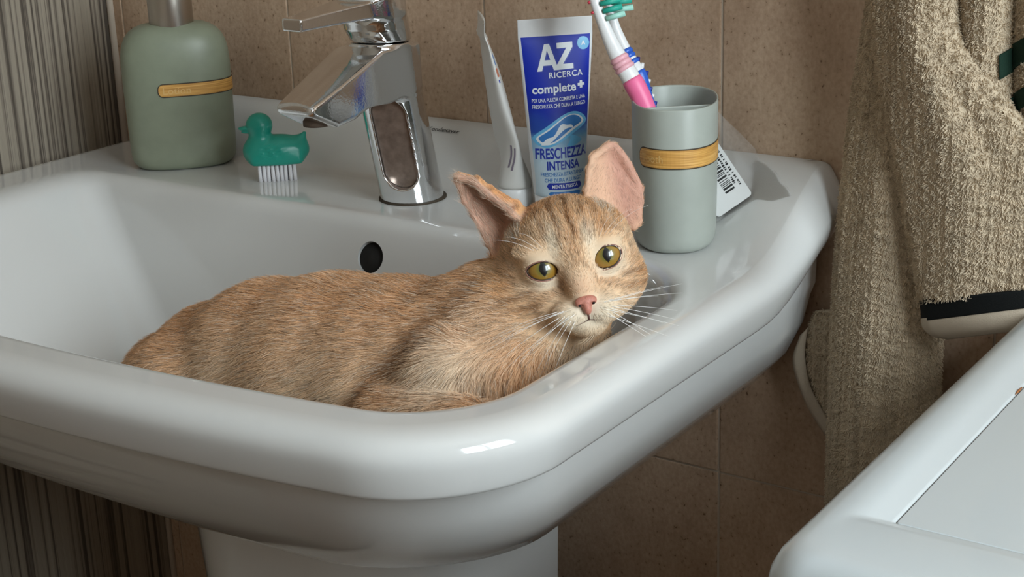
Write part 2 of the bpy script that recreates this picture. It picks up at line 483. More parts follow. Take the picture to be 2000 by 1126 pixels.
RI2 = []
for r in RI:
    q = []
    for (x, y, z) in r:
        if z > -3.6 and y > -7:
            g = upstand(x, y)
            hx = sstep(-34.5, -27, x) * (1 - .35 * sstep(29.6, 31.6, x))
            z = z + 4.42 * g * hx
        q.append((x, y, z))
    RI2.append(q)
b = MB(); b.rings(RI2, True, True)
sinkroot = empty('wash_basin', m3((SCX, -12, ZF)))
tag(sinkroot, 'white ceramic wash basin on a pedestal with a cat lying in it', 'sink')
basin = b.obj('basin', M['ceramic'], sinkroot)
fix_normals(basin)
# overflow hole: a chamfered cutter through the back wall of the bowl
oh = on_z(715, 500, -4.2); oh[1] = -8.0; oh = on_y(716, 501, -7.0)
nrm = np.array([.05, -.92, .38]); nrm /= np.linalg.norm(nrm)
ux = np.array([1, 0, 0]) - nrm * nrm[0]; ux /= np.linalg.norm(ux); uy = np.cross(nrm, ux)
b = MB()
ang = np.linspace(0, 2 * np.pi, 40, endpoint=False)
prof = [(-3.0, 1.12), (-.45, 1.12), (-.28, 1.17), (-.12, 1.3), (.02, 1.5), (.14, 1.8), (2, 1.9)]
b.rings([[tuple(oh + nrm * h + r * (math.cos(a) * ux + math.sin(a) * uy)) for a in ang] for h, r in prof])
cut = fix_normals(b.obj('overflow_cutter', M['ceramic']))
md = basin.modifiers.new('hole', 'BOOLEAN'); md.object = cut; md.operation = 'DIFFERENCE'; md.solver = 'EXACT'
dg = bpy.context.evaluated_depsgraph_get()
me2 = bpy.data.meshes.new_from_object(basin.evaluated_get(dg))
basin.modifiers.clear(); old = basin.data; basin.data = me2; me2.name = 'basin'; bpy.data.meshes.remove(old)
bpy.data.objects.remove(cut)
basin.data.polygons.foreach_set('use_smooth', [True] * len(basin.data.polygons)); auto_smooth(basin, 50)
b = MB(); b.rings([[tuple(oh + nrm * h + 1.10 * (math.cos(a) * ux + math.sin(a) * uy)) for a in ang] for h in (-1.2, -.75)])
b.obj('overflow_shade', M['dark'], sinkroot)  # dark disc stands in for the shade inside the hole
b = MB()
dc = np.array([-.8, -19, -12.6])
b.rings([[(dc[0] + r * math.cos(a), dc[1] + r * math.sin(a), dc[2] + z) for a in ang] for r, z in ((2.9, -.3), (2.9, .1), (2.7, .22), (2.1, .2), (1.9, -.1))])
b.obj('drain', M['chrome'], sinkroot)
# pedestal: flat-sided column widening towards the bowl
b = MB(); rs = []
for z, hw, yf in ((ZF + .02, 15.0, -21), (ZF + 3, 14.5, -20.4), (-60, 13.2, -18.5), (-40, 13.3, -18.5), (-28, 13.5, -18.7), (-20, 13.8, -19.2), (-14.6, 14.2, -20)):
    rs.append([(x, y, z) for x, y, _ in rrect(1.3 - hw * .92, 1.3 + hw * .92, yf, -2.4, 9.0, .5, 0, 6, 14)])
b.rings(rs); fix_normals(b.obj('pedestal', M['ceramic'], sinkroot))

# lettering helper: flat text as a mesh (cm), optionally bolder and condensed
def text_mesh(s, size, bold=0.0, sx=1.0, shear=0.0, space=1.0):
    cu = bpy.data.curves.new('t', 'FONT'); cu.body = s; cu.size = size; cu.align_x = 'CENTER'; cu.align_y = 'CENTER'
    cu.offset = bold; cu.shear = shear; cu.space_character = space; cu.resolution_u = 3; cu.fill_mode = 'FRONT'
    o = bpy.data.objects.new('t', cu); COL.objects.link(o)
    me = bpy.data.meshes.new_from_object(o.evaluated_get(bpy.context.evaluated_depsgraph_get()))
    bm = bmesh.new(); bm.from_mesh(me)
    bmesh.ops.triangulate(bm, faces=bm.faces)
    v = np.array([p.co[:] for p in bm.verts]); f = [[q.index for q in fc.verts] for fc in bm.faces]
    bm.free(); bpy.data.objects.remove(o); bpy.data.curves.remove(cu); bpy.data.meshes.remove(me)
    v[:, 0] *= sx
    return v, f
v, f_ = text_mesh('Kondexaver', .62, .004, .98, .25)
pts = [(-1.25 + p[0], YW - .62, 3.78 + p[1] * .62) for p in v]
# the script mark sits on the top front of the basin's upstand
def upstand_y(z):
    for y in np.linspace(3.4, 6.5, 400):
        if 4.42 * sstep(3.4, 6.5, y) >= z: return y
    return 6.5
pts = [(x, upstand_y(max(.1, z)) - .03, z + .03) for x, y, z in pts]
mesh_obj('lettering', pts, f_, M['ink'], sinkroot, False)

# ------------------------------------------------------------------ tap
def box_sdf(P, c, h, r):
    q = np.abs(P - np.asarray(c, np.float32)) - (np.asarray(h, np.float32) - r)
    return np.sqrt((np.maximum(q, 0) ** 2).sum(-1)) + np.minimum(q.max(-1), 0) - r
LEAN = -2.7 / 11.8
def tap_body(P):
    x, y, z = P[:, 0], P[:, 1], P[:, 2]
    yc = LEAN * z
    rr = np.sqrt((x / 1.0) ** 2 + ((y - yc) * .975) ** 2)
    body = smax(smax(rr - (2.32 - .006 * z), z - (12.0 + (y - yc) * -.02), .12), -z, .05)
    # spout: tapering bar that runs forward and down from the top of the body
    t = np.clip((y + 12.1) / 9.0, 0, 1)
    hw = 1.5 + .75 * np.sqrt(t)
    top = 9.25 + 2.75 * np.minimum(t * 1.28, 1) ** 1.05 - .25 * (x / hw) ** 2
    bot = np.where(y < -9.8, 7.35 + (-9.8 - y) * .50, 7.35 + .12 * np.maximum(0, y + 9.8))
    sp = np.maximum.reduce([np.abs(x) - hw])
    sp = smax(sp, (z - top) * .93, .22)
    sp = smax(sp, (bot - z) * .9, .35)
    sp = smax(sp, -12.15 - y, .25)
    sp = smax(sp, y + 1.0, .1)
    d = smin(body, sp, .35)
    # tall rounded recess cut into the front of the column
    ax_ = np.clip((z - 2.5) / 4.4, 0, 1)
    ca, sa = math.cos(.45), math.sin(.45)
    xr = x * ca + (y - yc) * sa; yr = -x * sa + (y - yc) * ca
    rc = np.sqrt(xr ** 2 + (z - (2.5 + 4.4 * ax_)) ** 2) - 1.25
    cut_ = smax(rc, yr + 1.55, .06)
    d = smax(d, -cut_, .10)
    return d
tap = empty('tap', m3((0, 0, 0)))
tag(tap, 'chrome single-lever basin mixer tap with leaning column and short spout', 'tap')
v, q, g = sdf_mesh(tap_body, arange(-2.6, 2.6, .085), arange(-12.5, 2.7, .085), arange(-.2, 12.4, .085))
mesh_obj('body', v, q, M['chrome'], tap)
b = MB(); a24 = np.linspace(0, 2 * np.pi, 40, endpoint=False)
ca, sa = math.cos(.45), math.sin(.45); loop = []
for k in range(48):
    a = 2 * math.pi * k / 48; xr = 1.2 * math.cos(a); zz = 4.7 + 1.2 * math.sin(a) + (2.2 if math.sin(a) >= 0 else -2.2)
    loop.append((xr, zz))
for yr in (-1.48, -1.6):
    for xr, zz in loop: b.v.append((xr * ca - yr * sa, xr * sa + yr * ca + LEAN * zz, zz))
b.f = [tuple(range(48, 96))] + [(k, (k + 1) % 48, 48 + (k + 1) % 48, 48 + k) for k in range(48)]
fix_normals(b.obj('recess_panel', plain('painted_tile_reflection', (.30, .23, .19), .35, metal=.7, noise=.25, nscale=160), tap, False))  # brown colour imitates the tiles reflected in the chrome recess
b = MB()
b.rings([[(2.5 * math.cos(a), .03 + 2.55 * math.sin(a), z) for a in a24] for z in (.0, .1)])
b.obj('gasket', M['groove'], tap)
def tap_handle(P):
    x, y, z = P[:, 0], P[:, 1], P[:, 2]
    yc = LEAN * z
    d2 = np.sqrt(x ** 2 + (y - yc) ** 2)
    rad = 2.28 - .45 * np.clip((13.0 - z) / 1.0, 0, 1) * np.clip(-(y - yc) / 2, 0, 1)
    cap = smax(smax(d2 - rad, z - (15.25 - .10 * (y - yc)), .25), 12.12 - z, .08)
    t = np.clip((y + 11.7) / 8.5, 0, 1)
    hw = .85 + 1.35 * t ** 1.6
    zc = 14.35 + .25 * t
    th = .42 + .22 * t
    lv = smax(smax(np.abs(x) - hw, np.abs(z - zc - .02) - th, .16), -11.7 - y, .12)
    lv = smax(lv, y + 2.5, .1)
    return smin(cap, lv, .5)
v, q, g = sdf_mesh(tap_handle, arange(-2.6, 2.6, .085), arange(-12.1, 0, .085), arange(11.9, 15.9, .085))
mesh_obj('lever_handle', v, q, M['chrome'], tap)
b = MB(); b.rings([[(.05 + r * math.cos(a), -2.95 - 1.95 + dy_, 13.25 + r * math.sin(a)) for a in a24] for dy_, r in ((.35, .42), (-.06, .42), (-.1, .36))])
b.obj('lever_plug', M['chrome'], tap)
b = MB(); b.rings([[(.95 * math.cos(a), -9.9 + .95 * math.sin(a), z + .50 * (-.05)) for a in a24] for z in (7.9, 7.42)]); b.obj('aerator', M['seam'], tap)

# ------------------------------------------------------------------ oval pump bottle and oval tumbler
def oval(a, bb, n=72, e=2.5):
    out = []
    for k in range(n):
        t = 2 * math.pi * k / n; c_, s_ = math.cos(t), math.sin(t)
        out.append((a * math.copysign(abs(c_) ** (2 / e), c_), bb * math.copysign(abs(s_) ** (2 / e), s_)))
    return out
def place(pts, org, th):
    c_, s_ = math.cos(th), math.sin(th)
    return [(org[0] + c_ * p[0] - s_ * p[1], org[1] + s_ * p[0] + c_ * p[1], org[2] + p[2]) for p in pts]
def oval_pt(a, bb, u, e=2.5):
    """point and normal on the oval at arc fraction u (0..1 from the +x side)"""
    t = 2 * math.pi * u; c_, s_ = math.cos(t), math.sin(t)
    p = (a * math.copysign(abs(c_) ** (2 / e), c_), bb * math.copysign(abs(s_) ** (2 / e), s_))
    n = np.array([math.copysign(abs(c_) ** (2 - 2 / e), c_) / a, math.copysign(abs(s_) ** (2 - 2 / e), s_) / bb]); n /= np.linalg.norm(n)
    return p, n
def arc_table(a, bb, e=2.5, n=2000):
    us = np.linspace(0, 1, n + 1); P = np.array([oval_pt(a, bb, u, e)[0] for u in us])
    L = np.concatenate([[0], np.cumsum(np.linalg.norm(np.diff(P, axis=0), axis=1))])
    return us, L
def band(parent, name, a, bb, e, s0, s1, z0, z1, org, th, mat, off, round0=True, round1=True, n=48):
    """strip lying on an oval wall between arc lengths s0..s1 (cm), rounded ends"""
    us, L = arc_table(a, bb, e); mb = MB(); top = []; bot = []; topi = []; boti = []
    h = (z1 - z0) / 2; zm = (z0 + z1) / 2
    for k in range(n + 1):
        s = s0 + (s1 - s0) * (.5 - .5 * math.cos(math.pi * k / n))
        hh = h
        rr = h * .8
        if round0 and s - s0 < rr: hh = h * .999 - rr + math.sqrt(max(0, rr ** 2 - (rr - (s - s0)) ** 2))
        if round1 and s1 - s < rr: hh = h * .999 - rr + math.sqrt(max(0, rr ** 2 - (rr - (s1 - s)) ** 2))
        u = np.interp(s % L[-1], L, us); p, nn = oval_pt(a, bb, u, e)
        for lst, zz in ((bot, zm - hh), (top, zm + hh)):
            lst.append((p[0] + nn[0] * off, p[1] + nn[1] * off, zz))
        for lst, zz in ((boti, zm - hh), (topi, zm + hh)):
            lst.append((p[0] - nn[0] * .05, p[1] - nn[1] * .05, zz))
    m = n + 1
    V = place(bot + top + boti + topi, org, th)
    F = []
    for k in range(n):
        F.append((k, k + 1, m + k + 1, m + k))
        F.append((m + k, m + k + 1, 3 * m + k + 1, 3 * m + k))
        F.append((2 * m + k, 2 * m + k + 1, k + 1, k))
    F += [(0, m, 3 * m, 2 * m), (m - 1, 3 * m - 1, 4 * m - 1, 2 * m - 1)]
    mb.add(V, F)
    return fix_normals(mb.obj(name, mat, parent, False))
def wrap_text(parent, s, size, a, bb, e, sc, zc, org, th, mat, off, **kw):
    us, L = arc_table(a, bb, e); v, f = text_mesh(s, size, **kw); V = []
    for p in v:
        u = np.interp((sc + p[0]) % L[-1], L, us); q, nn = oval_pt(a, bb, u, e)
        V.append((q[0] + nn[0] * off, q[1] + nn[1] * off, zc + p[1]))
    return mesh_obj('lettering', place(V, org, th), f, mat, parent, False)

# bottle
BO = np.array([-23.7, .1, 0.0])
vd = math.atan2(BO[1] - CAM[1], BO[0] - CAM[0])            # direction away from the camera
bth = vd - math.pi / 2 + .0                                # local -y faces the camera
bottle = empty('pump_bottle', m3(BO))
tag(bottle, 'sage green oval pump bottle with steel neck and bamboo strip', 'bottle')
BA, BB = 4.28, 2.75
b = MB(); rs = []
for z, k in ((.0, .72), (.06, .83), (.25, .905), (.6, .965), (1.1, .985), (2.2, .995), (4.0, 1.0), (6.5, 1.01), (8.4, 1.01), (9.3, .995), (10.0, .96), (10.55, .90), (10.95, .82), (11.25, .72), (11.45, .61), (11.54, .5), (11.57, .42)):
    rs.append(place([(x * k, y * (k if k > .6 else .6 + (k - .6) * 1.0), z) for x, y in oval(BA, BB, e=2.6)], BO, bth))
b.rings(rs); fix_normals(b.obj('body', M['green'], bottle))
b = MB(); b.rings([place([(r * math.cos(a), r * math.sin(a), z) for a in a24], BO, bth) for z, r in ((11.3, 1.72), (11.5, 1.76), (13.6, 1.76), (13.75, 1.6))]); auto_smooth(b.obj('collar', M['steel'], bottle))
b = MB(); b.rings([place([(r * math.cos(a), r * math.sin(a), z) for a in a24], BO, bth) for z, r in ((13.7, .6), (15.6, .6), (15.6, 1.2), (16.8, 1.2), (16.9, 1.0))])
b.tube(place([(0, -.4, 16.2), (0, -3.0, 16.2), (0, -4.4, 15.8), (0, -4.8, 15.3)], BO, bth), [.5, .42, .36, .32], 12)
b.obj('pump_head', M['steel'], bottle)
us, L = arc_table(BA * 1.02, BB * 1.02, 2.6); Lt = L[-1]
s_front = Lt * .75
band(bottle, 'inlay_groove', BA * 1.018, BB * 1.018, 2.6, s_front - 1.65, s_front + 5.75, 6.03, 7.13, BO, bth, M['groove'], .012)
band(bottle, 'bamboo_inlay', BA * 1.018, BB * 1.018, 2.6, s_front - 1.58, s_front + 5.68, 6.11, 7.05, BO, bth, M['bamboo'], .03)
wrap_text(bottle, 'Lotion', .78, BA * 1.018, BB * 1.018, 2.6, s_front - .15, 6.53, BO, bth, M['engrave'], .045, sx=1.1)

# tumbler (seen from its narrow side)
CO = np.array([22.25, -.45, 0.0])
cvd = math.atan2(CO[1] - CAM[1], CO[0] - CAM[0])
cth = cvd - math.pi / 2
cup = empty('toothbrush_tumbler', m3(CO))
tag(cup, 'grey-green oval tumbler with bamboo strip holding two toothbrushes', 'cup')
CA, CB, CH = 2.72, 4.15, 9.45
b = MB(); rs = []
for z, k in ((.0, .78), (.05, .86), (.22, .925), (.55, .97), (1.1, .99), (3, 1.0), (CH - .1, 1.02), (CH - .02, 1.012), (CH, .995), (CH - .02, .975), (CH - .12, .965), (5, .95), (1.0, .93), (.7, .8)):
    rs.append(place([(x * k, y * k, z) for x, y in oval(CA, CB, e=2.3)], CO, cth))
b.rings(rs); fix_normals(b.obj('body', M['greycup'], cup))
b = MB(); rs = []
pa, pb = (-2.35, -1.55), (2.45, -.55)
dxp, dyp = pb[0] - pa[0], pb[1] - pa[1]; ln = math.hypot(dxp, dyp); nx_, ny_ = -dyp / ln * .09, dxp / ln * .09
for z in (.8, CH - .45, CH - .38):
    w = 1.0 if z < CH - .4 else .6
    rs.append(place([(pa[0] - nx_ * w, pa[1] - ny_ * w, z), (pb[0] - nx_ * w, pb[1] - ny_ * w, z), (pb[0] + nx_ * w, pb[1] + ny_ * w, z), (pa[0] + nx_ * w, pa[1] + ny_ * w, z)], CO, cth))
b.rings(rs); fix_normals(b.obj('divider', M['greycup'], cup, False))
us, L = arc_table(CA * 1.012, CB * 1.012, 2.3); Lt = L[-1]; s_front = Lt * .75
band(cup, 'inlay_groove', CA * 1.012, CB * 1.012, 2.3, s_front - 2.75, s_front + 6.2, 5.68, 6.98, CO, cth, M['groove'], .02)
band(cup, 'bamboo_inlay', CA * 1.012, CB * 1.012, 2.3, s_front - 2.68, s_front + 6.12, 5.76, 6.90, CO, cth, M['bamboo'], .04)
wrap_text(cup, 'Tooth', .72, CA * 1.012, CB * 1.012, 2.3, s_front - 1.55, 6.3, CO, cth, M['engrave'], .052, sx=.9)

# ------------------------------------------------------------------ two toothbrushes
def spline(pts, n=40):
    pts = np.asarray(pts, float); d = np.concatenate([[0], np.cumsum(np.linalg.norm(np.diff(pts[:, :3], axis=0), axis=1))])
    t = np.linspace(0, d[-1], n); k = len(pts)
    m = np.zeros_like(pts)
    m[1:-1] = (pts[2:] - pts[:-2]) / (d[2:] - d[:-2])[:, None]; m[0] = (pts[1] - pts[0]) / (d[1] - d[0]); m[-1] = (pts[-1] - pts[-2]) / (d[-1] - d[-2])
    i = np.clip(np.searchsorted(d, t, side='right') - 1, 0, k - 2); h = d[i + 1] - d[i]; u = (t - d[i]) / h
    u = u[:, None]; h = h[:, None]
    return (2 * u ** 3 - 3 * u ** 2 + 1) * pts[i] + (u ** 3 - 2 * u ** 2 + u) * h * m[i] + (-2 * u ** 3 + 3 * u ** 2) * pts[i + 1] + (u ** 3 - u ** 2) * h * m[i + 1]
def flat_tube(mb, path, rad, flat, wdir, n=14):
    """swept rounded bar; wdir = broad direction, flat = thickness ratio"""
    path = np.asarray(path); t = np.gradient(path, axis=0); t /= np.linalg.norm(t, axis=1)[:, None]
    rs = []
    for i in range(len(path)):
        w = wdir - t[i] * np.dot(wdir, t[i]); w /= np.linalg.norm(w); n2 = np.cross(t[i], w)
        a = np.arange(n) * 2 * np.pi / n
        rs.append([tuple(p) for p in path[i] + rad[i] * (np.cos(a)[:, None] * w + flat * np.sin(a)[:, None] * n2)])
    mb.rings(rs)
def toothbrush(name, label, pxs, y0, y1, rads, grip_to, rings_at, mats, bristle_rows, outward):
    P = []
    for k, (px, py) in enumerate(pxs):
        P.append(on_y(px, py, y0 + (y1 - y0) * k / (len(pxs) - 1)))
    S = spline(np.column_stack([P, rads]), 90); path = S[:, :3]; rad = S[:, 3]
    root = empty(name, m3(path[0])); tag(root, label, 'toothbrush', 'toothbrushes in the tumbler')
    wd = RC3[0] * .8 - RC3[2] * .6
    vw = -RC3[2]
    b = MB(); flat_tube(b, path, rad * .93, .8, RC3[0]); fix_normals(b.obj('handle', M['white_pl'], root))
    dist = np.concatenate([[0], np.cumsum(np.linalg.norm(np.diff(path, axis=0), axis=1))])
    sel = np.nonzero(dist <= grip_to)[0]
    b = MB(); taper = np.clip((grip_to - dist[sel]) / .5, .0, 1) ** .5
    flat_tube(b, path[sel], rad[sel] * (.9 + .14 * taper), .86, RC3[0]); fix_normals(b.obj('grip', mats[0], root))
    for rr in rings_at:
        i = int(np.argmin(abs(dist - rr))); b = MB(); flat_tube(b, path[i - 1:i + 2], rad[i - 1:i + 2] * np.array([.95, 1.08, .95]), .84, RC3[0]); fix_normals(b.obj('grip_ring', mats[1], root))
    # bristle head
    n0 = int(len(path) * bristle_rows[0]); 
    k = 0
    for j, i in enumerate(range(n0, len(path) - 4, 3)):
        t = path[i + 1] - path[i]; t /= np.linalg.norm(t)
        bd = outward - t * np.dot(outward, t); bd /= np.linalg.norm(bd); sd = np.cross(bd, t)
        for s_ in (-.28, 0, .28):
            b = MB(); base = path[i] + sd * s_ * .9 + bd * rad[i] * .6
            tip = base + bd * (1.25 - .12 * ((j + k) % 2)) + t * -.12
            b.tube([base, tip], [.17, .2], 7); b.obj('bristle_tuft', M['gbristle'] if j % 3 else M['gbristle2'], root)
        k += 1
    return root, path, rad, dist
pr, path, rad, dist = toothbrush('toothbrush', 'pink and white toothbrush leaning at the front of the tumbler',
    [(1300, 330), (1278, 250), (1254, 193), (1232, 152), (1214, 122), (1196, 88), (1179, 48), (1163, 5), (1148, -45), (1136, -95)], -1.9, -2.6,
    [.45, .5, .62, .66, .62, .52, .42, .36, .36, .3], 6.3, (7.0, 7.35, 7.7), (M['pink'], M['pinkring']), (.70,), RC3[0] * .98 - RC3[1] * .2)
for j in range(5):
    i = 66 + j * 4; t = path[i + 1] - path[i]; t /= np.linalg.norm(t); w = RC3[0] - t * np.dot(RC3[0], t); w /= np.linalg.norm(w)
    b = MB(); b.tube([path[i] - w * rad[i] * .7, path[i] - w * (rad[i] + .12)], [.14, .08], 7); b.obj('tongue_nub', M['red'], pr)
pr2, path, rad, dist = toothbrush('toothbrush', 'blue and white toothbrush leaning behind the pink one',
    [(1302, 330), (1283, 250), (1262, 188), (1248, 145), (1231, 118), (1213, 82), (1199, 46), (1188, 0), (1180, -50), (1174, -95)], -.2, -.6,
    [.4, .45, .42, .5, .5, .42, .36, .32, .32, .28], 6.7, (7.3, 7.75, 8.2), (M['blue'], M['blue']), (.74,), RC3[0] * .98 - RC3[1] * .2)
for j in range(9):
    i = 20 + j * 3; t = path[i + 1] - path[i]; t /= np.linalg.norm(t); w = RC3[0] - t * np.dot(RC3[0], t); w /= np.linalg.norm(w)
    b = MB(); b.tube([path[i] + w * rad[i] * .75 - t * .12, path[i] + w * (rad[i] * 1.12) + t * .12], [.13, .13], 6); b.obj('grip_rib', M['white_pl'] if j % 2 else M['navy'], pr2)

# ------------------------------------------------------------------ duck-shaped nail brush
DK = on_z(543, 350, 0.0); DK[2] = 0
dth = math.atan2(-RC3[0][1], -RC3[0][0]) + .12              # local +x = the way the duck faces (picture left)
duck = empty('duck_nail_brush', m3(DK))
tag(duck, 'emerald green duck-shaped nail brush with white bristles beside the tap', 'nail brush')
def duck_fn(P):
    body = ell(P, (-.15, 0, 2.35), (2.45, 1.25, 1.25))
    base = box_sdf(P, (-.05, 0, 1.75), (2.05, 1.05, .45), .4)
    chest = ell(P, (1.35, 0, 2.4), (1.15, 1.1, 1.1))
    d = smin(smin(body, base, .5), chest, .4)
    tail = cone(P, (-1.7, 0, 2.6), .8, (-2.3, 0, 3.55), .16); d = smin(d, tail, .45)
    d = smin(d, cone(P, (1.15, 0, 3.2), .86, (1.1, 0, 3.9), .84), .3)
    d = smin(d, ell(P, (1.1, 0, 4.38), (1.02, .95, .97)), .15)
    d = smin(d, ell(P, (2.15, 0, 4.2), (.60, .42, .17)), .12)
    d = smin(d, ell(P, (2.05, 0, 3.92), (.48, .36, .12)), .10)
    d = smin(d, ell(P, (1.55, -.78, 4.5), (.13, .1, .15)), .03)
    x, y, z = P[:, 0], P[:, 1], P[:, 2]
    wing = np.sin(x * 7 + np.round(z * 3.2) * 1.6) * np.sin(z * 10) * .055
    m = np.clip(1 - ((x - .3) / 1.3) ** 2 - ((z - 2.4) / .8) ** 2, 0, 1)
    return smax(d + wing * m, 1.32 - z, .08)
v, q, g = sdf_mesh(duck_fn, arange(-2.8, 2.9, .09), arange(-1.5, 1.5, .09), arange(1.1, 5.5, .09), 1)
mesh_obj('duck_body', place(v.tolist(), DK, dth), q, M['duck'], duck)
tuft0 = None
for i in range(9):
    for j in range(4):
        x = -1.35 + i * .335; y = -.55 + j * .37
        b = MB(); jx, jy = random.uniform(-.04, .04), random.uniform(-.04, .04)
        b.tube(place([(x, y, 1.5), (x + jx * .4, y + jy * .4, .7), (x + jx, y + jy, .0)], DK, dth), [.15, .155, .165], 7)
        b.obj('bristle_tuft', M['bristle'], duck)

# ------------------------------------------------------------------ toothpaste tubes
def tube_print_material():
    m, nt, bs = newmat('toothpaste_print')
    L = nt.links.new
    tc = nt.nodes.new('ShaderNodeTexCoord'); sp = nt.nodes.new('ShaderNodeSeparateXYZ'); L(tc.outputs['Object'], sp.inputs[0])
    mr = nt.nodes.new('ShaderNodeMapRange'); mr.inputs['From Min'].default_value = 0; mr.inputs['From Max'].default_value = .14
    nz = nt.nodes.new('ShaderNodeTexNoise'); nz.inputs['Scale'].default_value = 70; nz.inputs['Detail'].default_value = 2; L(tc.outputs['Object'], nz.inputs['Vector'])
    ma = nt.nodes.new('ShaderNodeMath'); ma.operation = 'MULTIPLY_ADD'; ma.inputs[1].default_value = .018; L(nz.outputs['Fac'], ma.inputs[0]); L(sp.outputs['Z'], ma.inputs[2])
    L(ma.outputs[0], mr.inputs['Value'])
    r = ramp(nt, [(.0, (.55, .66, .72)), (.26, (.50, .62, .70)), (.40, (.42, .57, .68)), (.455, (.13, .33, .55)), (.50, (.02, .07, .34)), (.60, (.005, .02, .33)), (.88, (.005, .024, .38))])
    L(mr.outputs[0], r.inputs[0])
    # white crimp and white margins at the sides
    cr = nt.nodes.new('ShaderNodeMath'); cr.operation = 'GREATER_THAN'; cr.inputs[1].default_value = .1235; L(sp.outputs['Z'], cr.inputs[0])
    mx = nt.nodes.new('ShaderNodeMix'); mx.data_type = 'RGBA'; L(cr.outputs[0], mx.inputs['Factor']); L(r.outputs[0], mx.inputs['A']); mx.inputs['B'].default_value = (.70, .70, .70, 1)
    ab = nt.nodes.new('ShaderNodeMath'); ab.operation = 'ABSOLUTE'; L(sp.outputs['X'], ab.inputs[0])
    # the printed panel narrows from the crimp to the cap
    mr2 = nt.nodes.new('ShaderNodeMapRange'); L(sp.outputs['Z'], mr2.inputs['Value'])
    mr2.inputs['From Min'].default_value = .02; mr2.inputs['From Max'].default_value = .135; mr2.inputs['To Min'].default_value = .0176; mr2.inputs['To Max'].default_value = .0252
    gt = nt.nodes.new('ShaderNodeMath'); gt.operation = 'GREATER_THAN'; L(ab.outputs[0], gt.inputs[0]); L(mr2.outputs[0], gt.inputs[1])
    mx2 = nt.nodes.new('ShaderNodeMix'); mx2.data_type = 'RGBA'; L(gt.outputs[0], mx2.inputs['Factor']); L(mx.outputs['Result'], mx2.inputs['A']); mx2.inputs['B'].default_value = (.68, .70, .72, 1)
    L(mx2.outputs['Result'], bs.inputs['Base Color'])
    bs.inputs['Roughness'].default_value = .42; bs.inputs['Specular IOR Level'].default_value = .3
    return m
TP = on_z(1093, 408, 0.0); TP[2] = 0
tth = math.radians(45)
tpaste = empty('toothpaste_tube', m3(TP), tth)
tag(tpaste, 'blue and white toothpaste tube standing upright behind the cat\'s head', 'toothpaste')
TZ0, TZ1 = 1.3, 13.55                       # body above the cap, top of the crimp (cm)
def tube_ab(z):
    t = min(max((z - TZ0) / (12.3 - TZ0), 0), 1)
    a = 1.78 + (2.62 - 1.78) * t ** .9
    bb = 1.72 * (1 - t) ** .85 + .06
    return a, bb
b = MB(); rs = []
for z in np.concatenate([[TZ0 - .05], np.linspace(TZ0, 12.3, 40), [12.6, 13.5, TZ1]]):
    a, bb = tube_ab(z)
    k = .9 if z < TZ0 else 1
    rs.append([(x * k * .01, y * k * .01, z * .01) for x, y in oval(a, bb, 64, 2.0)])
b.rings(rs); fix_normals(b.obj('tube_body', tube_print_material(), tpaste, True, True))
b = MB(); b.rings([[(r * .01 * (1 + .015 * (k % 2)) * math.cos(2 * math.pi * k / 64), r * .01 * (1 + .015 * (k % 2)) * math.sin(2 * math.pi * k / 64), z * .01) for k in range(64)] for z, r in ((0, 1.6), (.1, 1.68), (1.2, 1.74), (1.33, 1.6))])
b.obj('cap', M['white_pl'], tpaste, True, True)
def on_tube(s, z, off=.012):
    a, bb = tube_ab(z); s = max(-a * .985, min(a * .985, s))
    return (s * .01, -(bb * math.sqrt(max(0, 1 - (s / a) ** 2)) + off) * .01, z * .01)
def tube_text(name, txt, size, sc, zc, mat, slope=0.0, off=.02, **kw):
    v, f = text_mesh(txt, size, **kw)
    o = mesh_obj(name, [on_tube(sc + p[0], zc + p[1] + slope * p[0], off) for p in v], f, mat, tpaste, False, True)
    return o
M['pwhite'] = plain('white_print', (.72, .76, .80), .35)
M['pblue'] = plain('blue_print', (.012, .035, .36), .35)
M['pcyan'] = plain('light_blue_print', (.12, .42, .70), .35)
M['pmid'] = plain('mid_blue_print', (.03, .18, .50), .35)
def tube_patch(name, outline, mat, off):
    """flat printed shape: outline in (across, height) cm, fan filled from rows"""
    pts = np.array(outline); n = len(pts) // 2
    lo_, hi_ = pts[:n], pts[n:][::-1]
    V = []; F = []
    for i in range(n):
        for k in range(5):
            p = lo_[i] + (hi_[i] - lo_[i]) * k / 4; V.append(on_tube(p[0], p[1], off))
    for i in range(n - 1):
        for k in range(4): F.append((i * 5 + k, (i + 1) * 5 + k, (i + 1) * 5 + k + 1, i * 5 + k + 1))
    return mesh_obj(name, V, F, mat, tpaste, False, True)
SL = .035
def poly_print(parts, sc, zc, k, mat, off):
    V = []; F = []
    for quad in parts:
        q = np.array(quad, float)
        for i in range(5):
            for j in range(5):
                u, w = i / 4, j / 4
                p = q[0] * (1 - u) * (1 - w) + q[1] * u * (1 - w) + q[2] * u * w + q[3] * (1 - u) * w
                p = p * np.array(k); V.append(on_tube(sc + p[0], zc + p[1] + SL * (sc + p[0]), off))
        n = len(V) - 25
        F += [(n + i * 5 + j, n + (i + 1) * 5 + j, n + (i + 1) * 5 + j + 1, n + i * 5 + j + 1) for i in range(4) for j in range(4)]
    return mesh_obj('lettering', V, F, mat, tpaste, False, True)
LA = [[(-.60, 0), (-.33, 0), (.10, 1.0), (-.14, 1.0)], [(.33, 0), (.60, 0), (.14, 1.0), (-.10, 1.0)], [(-.36, .20), (.36, .20), (.28, .40), (-.28, .40)]]
LZ = [[(.52, .0), (1.45, 0), (1.45, .2), (.52, .2)], [(.56, .8), (1.45, .8), (1.45, 1.0), (.56, 1.0)], [(.52, .19), (.86, .19), (1.45, .81), (1.11, .81)]]
poly_print(LA + LZ, -.68 + .06, 10.05 - .05, (1.25, 1.8), M['pblue'], .013)
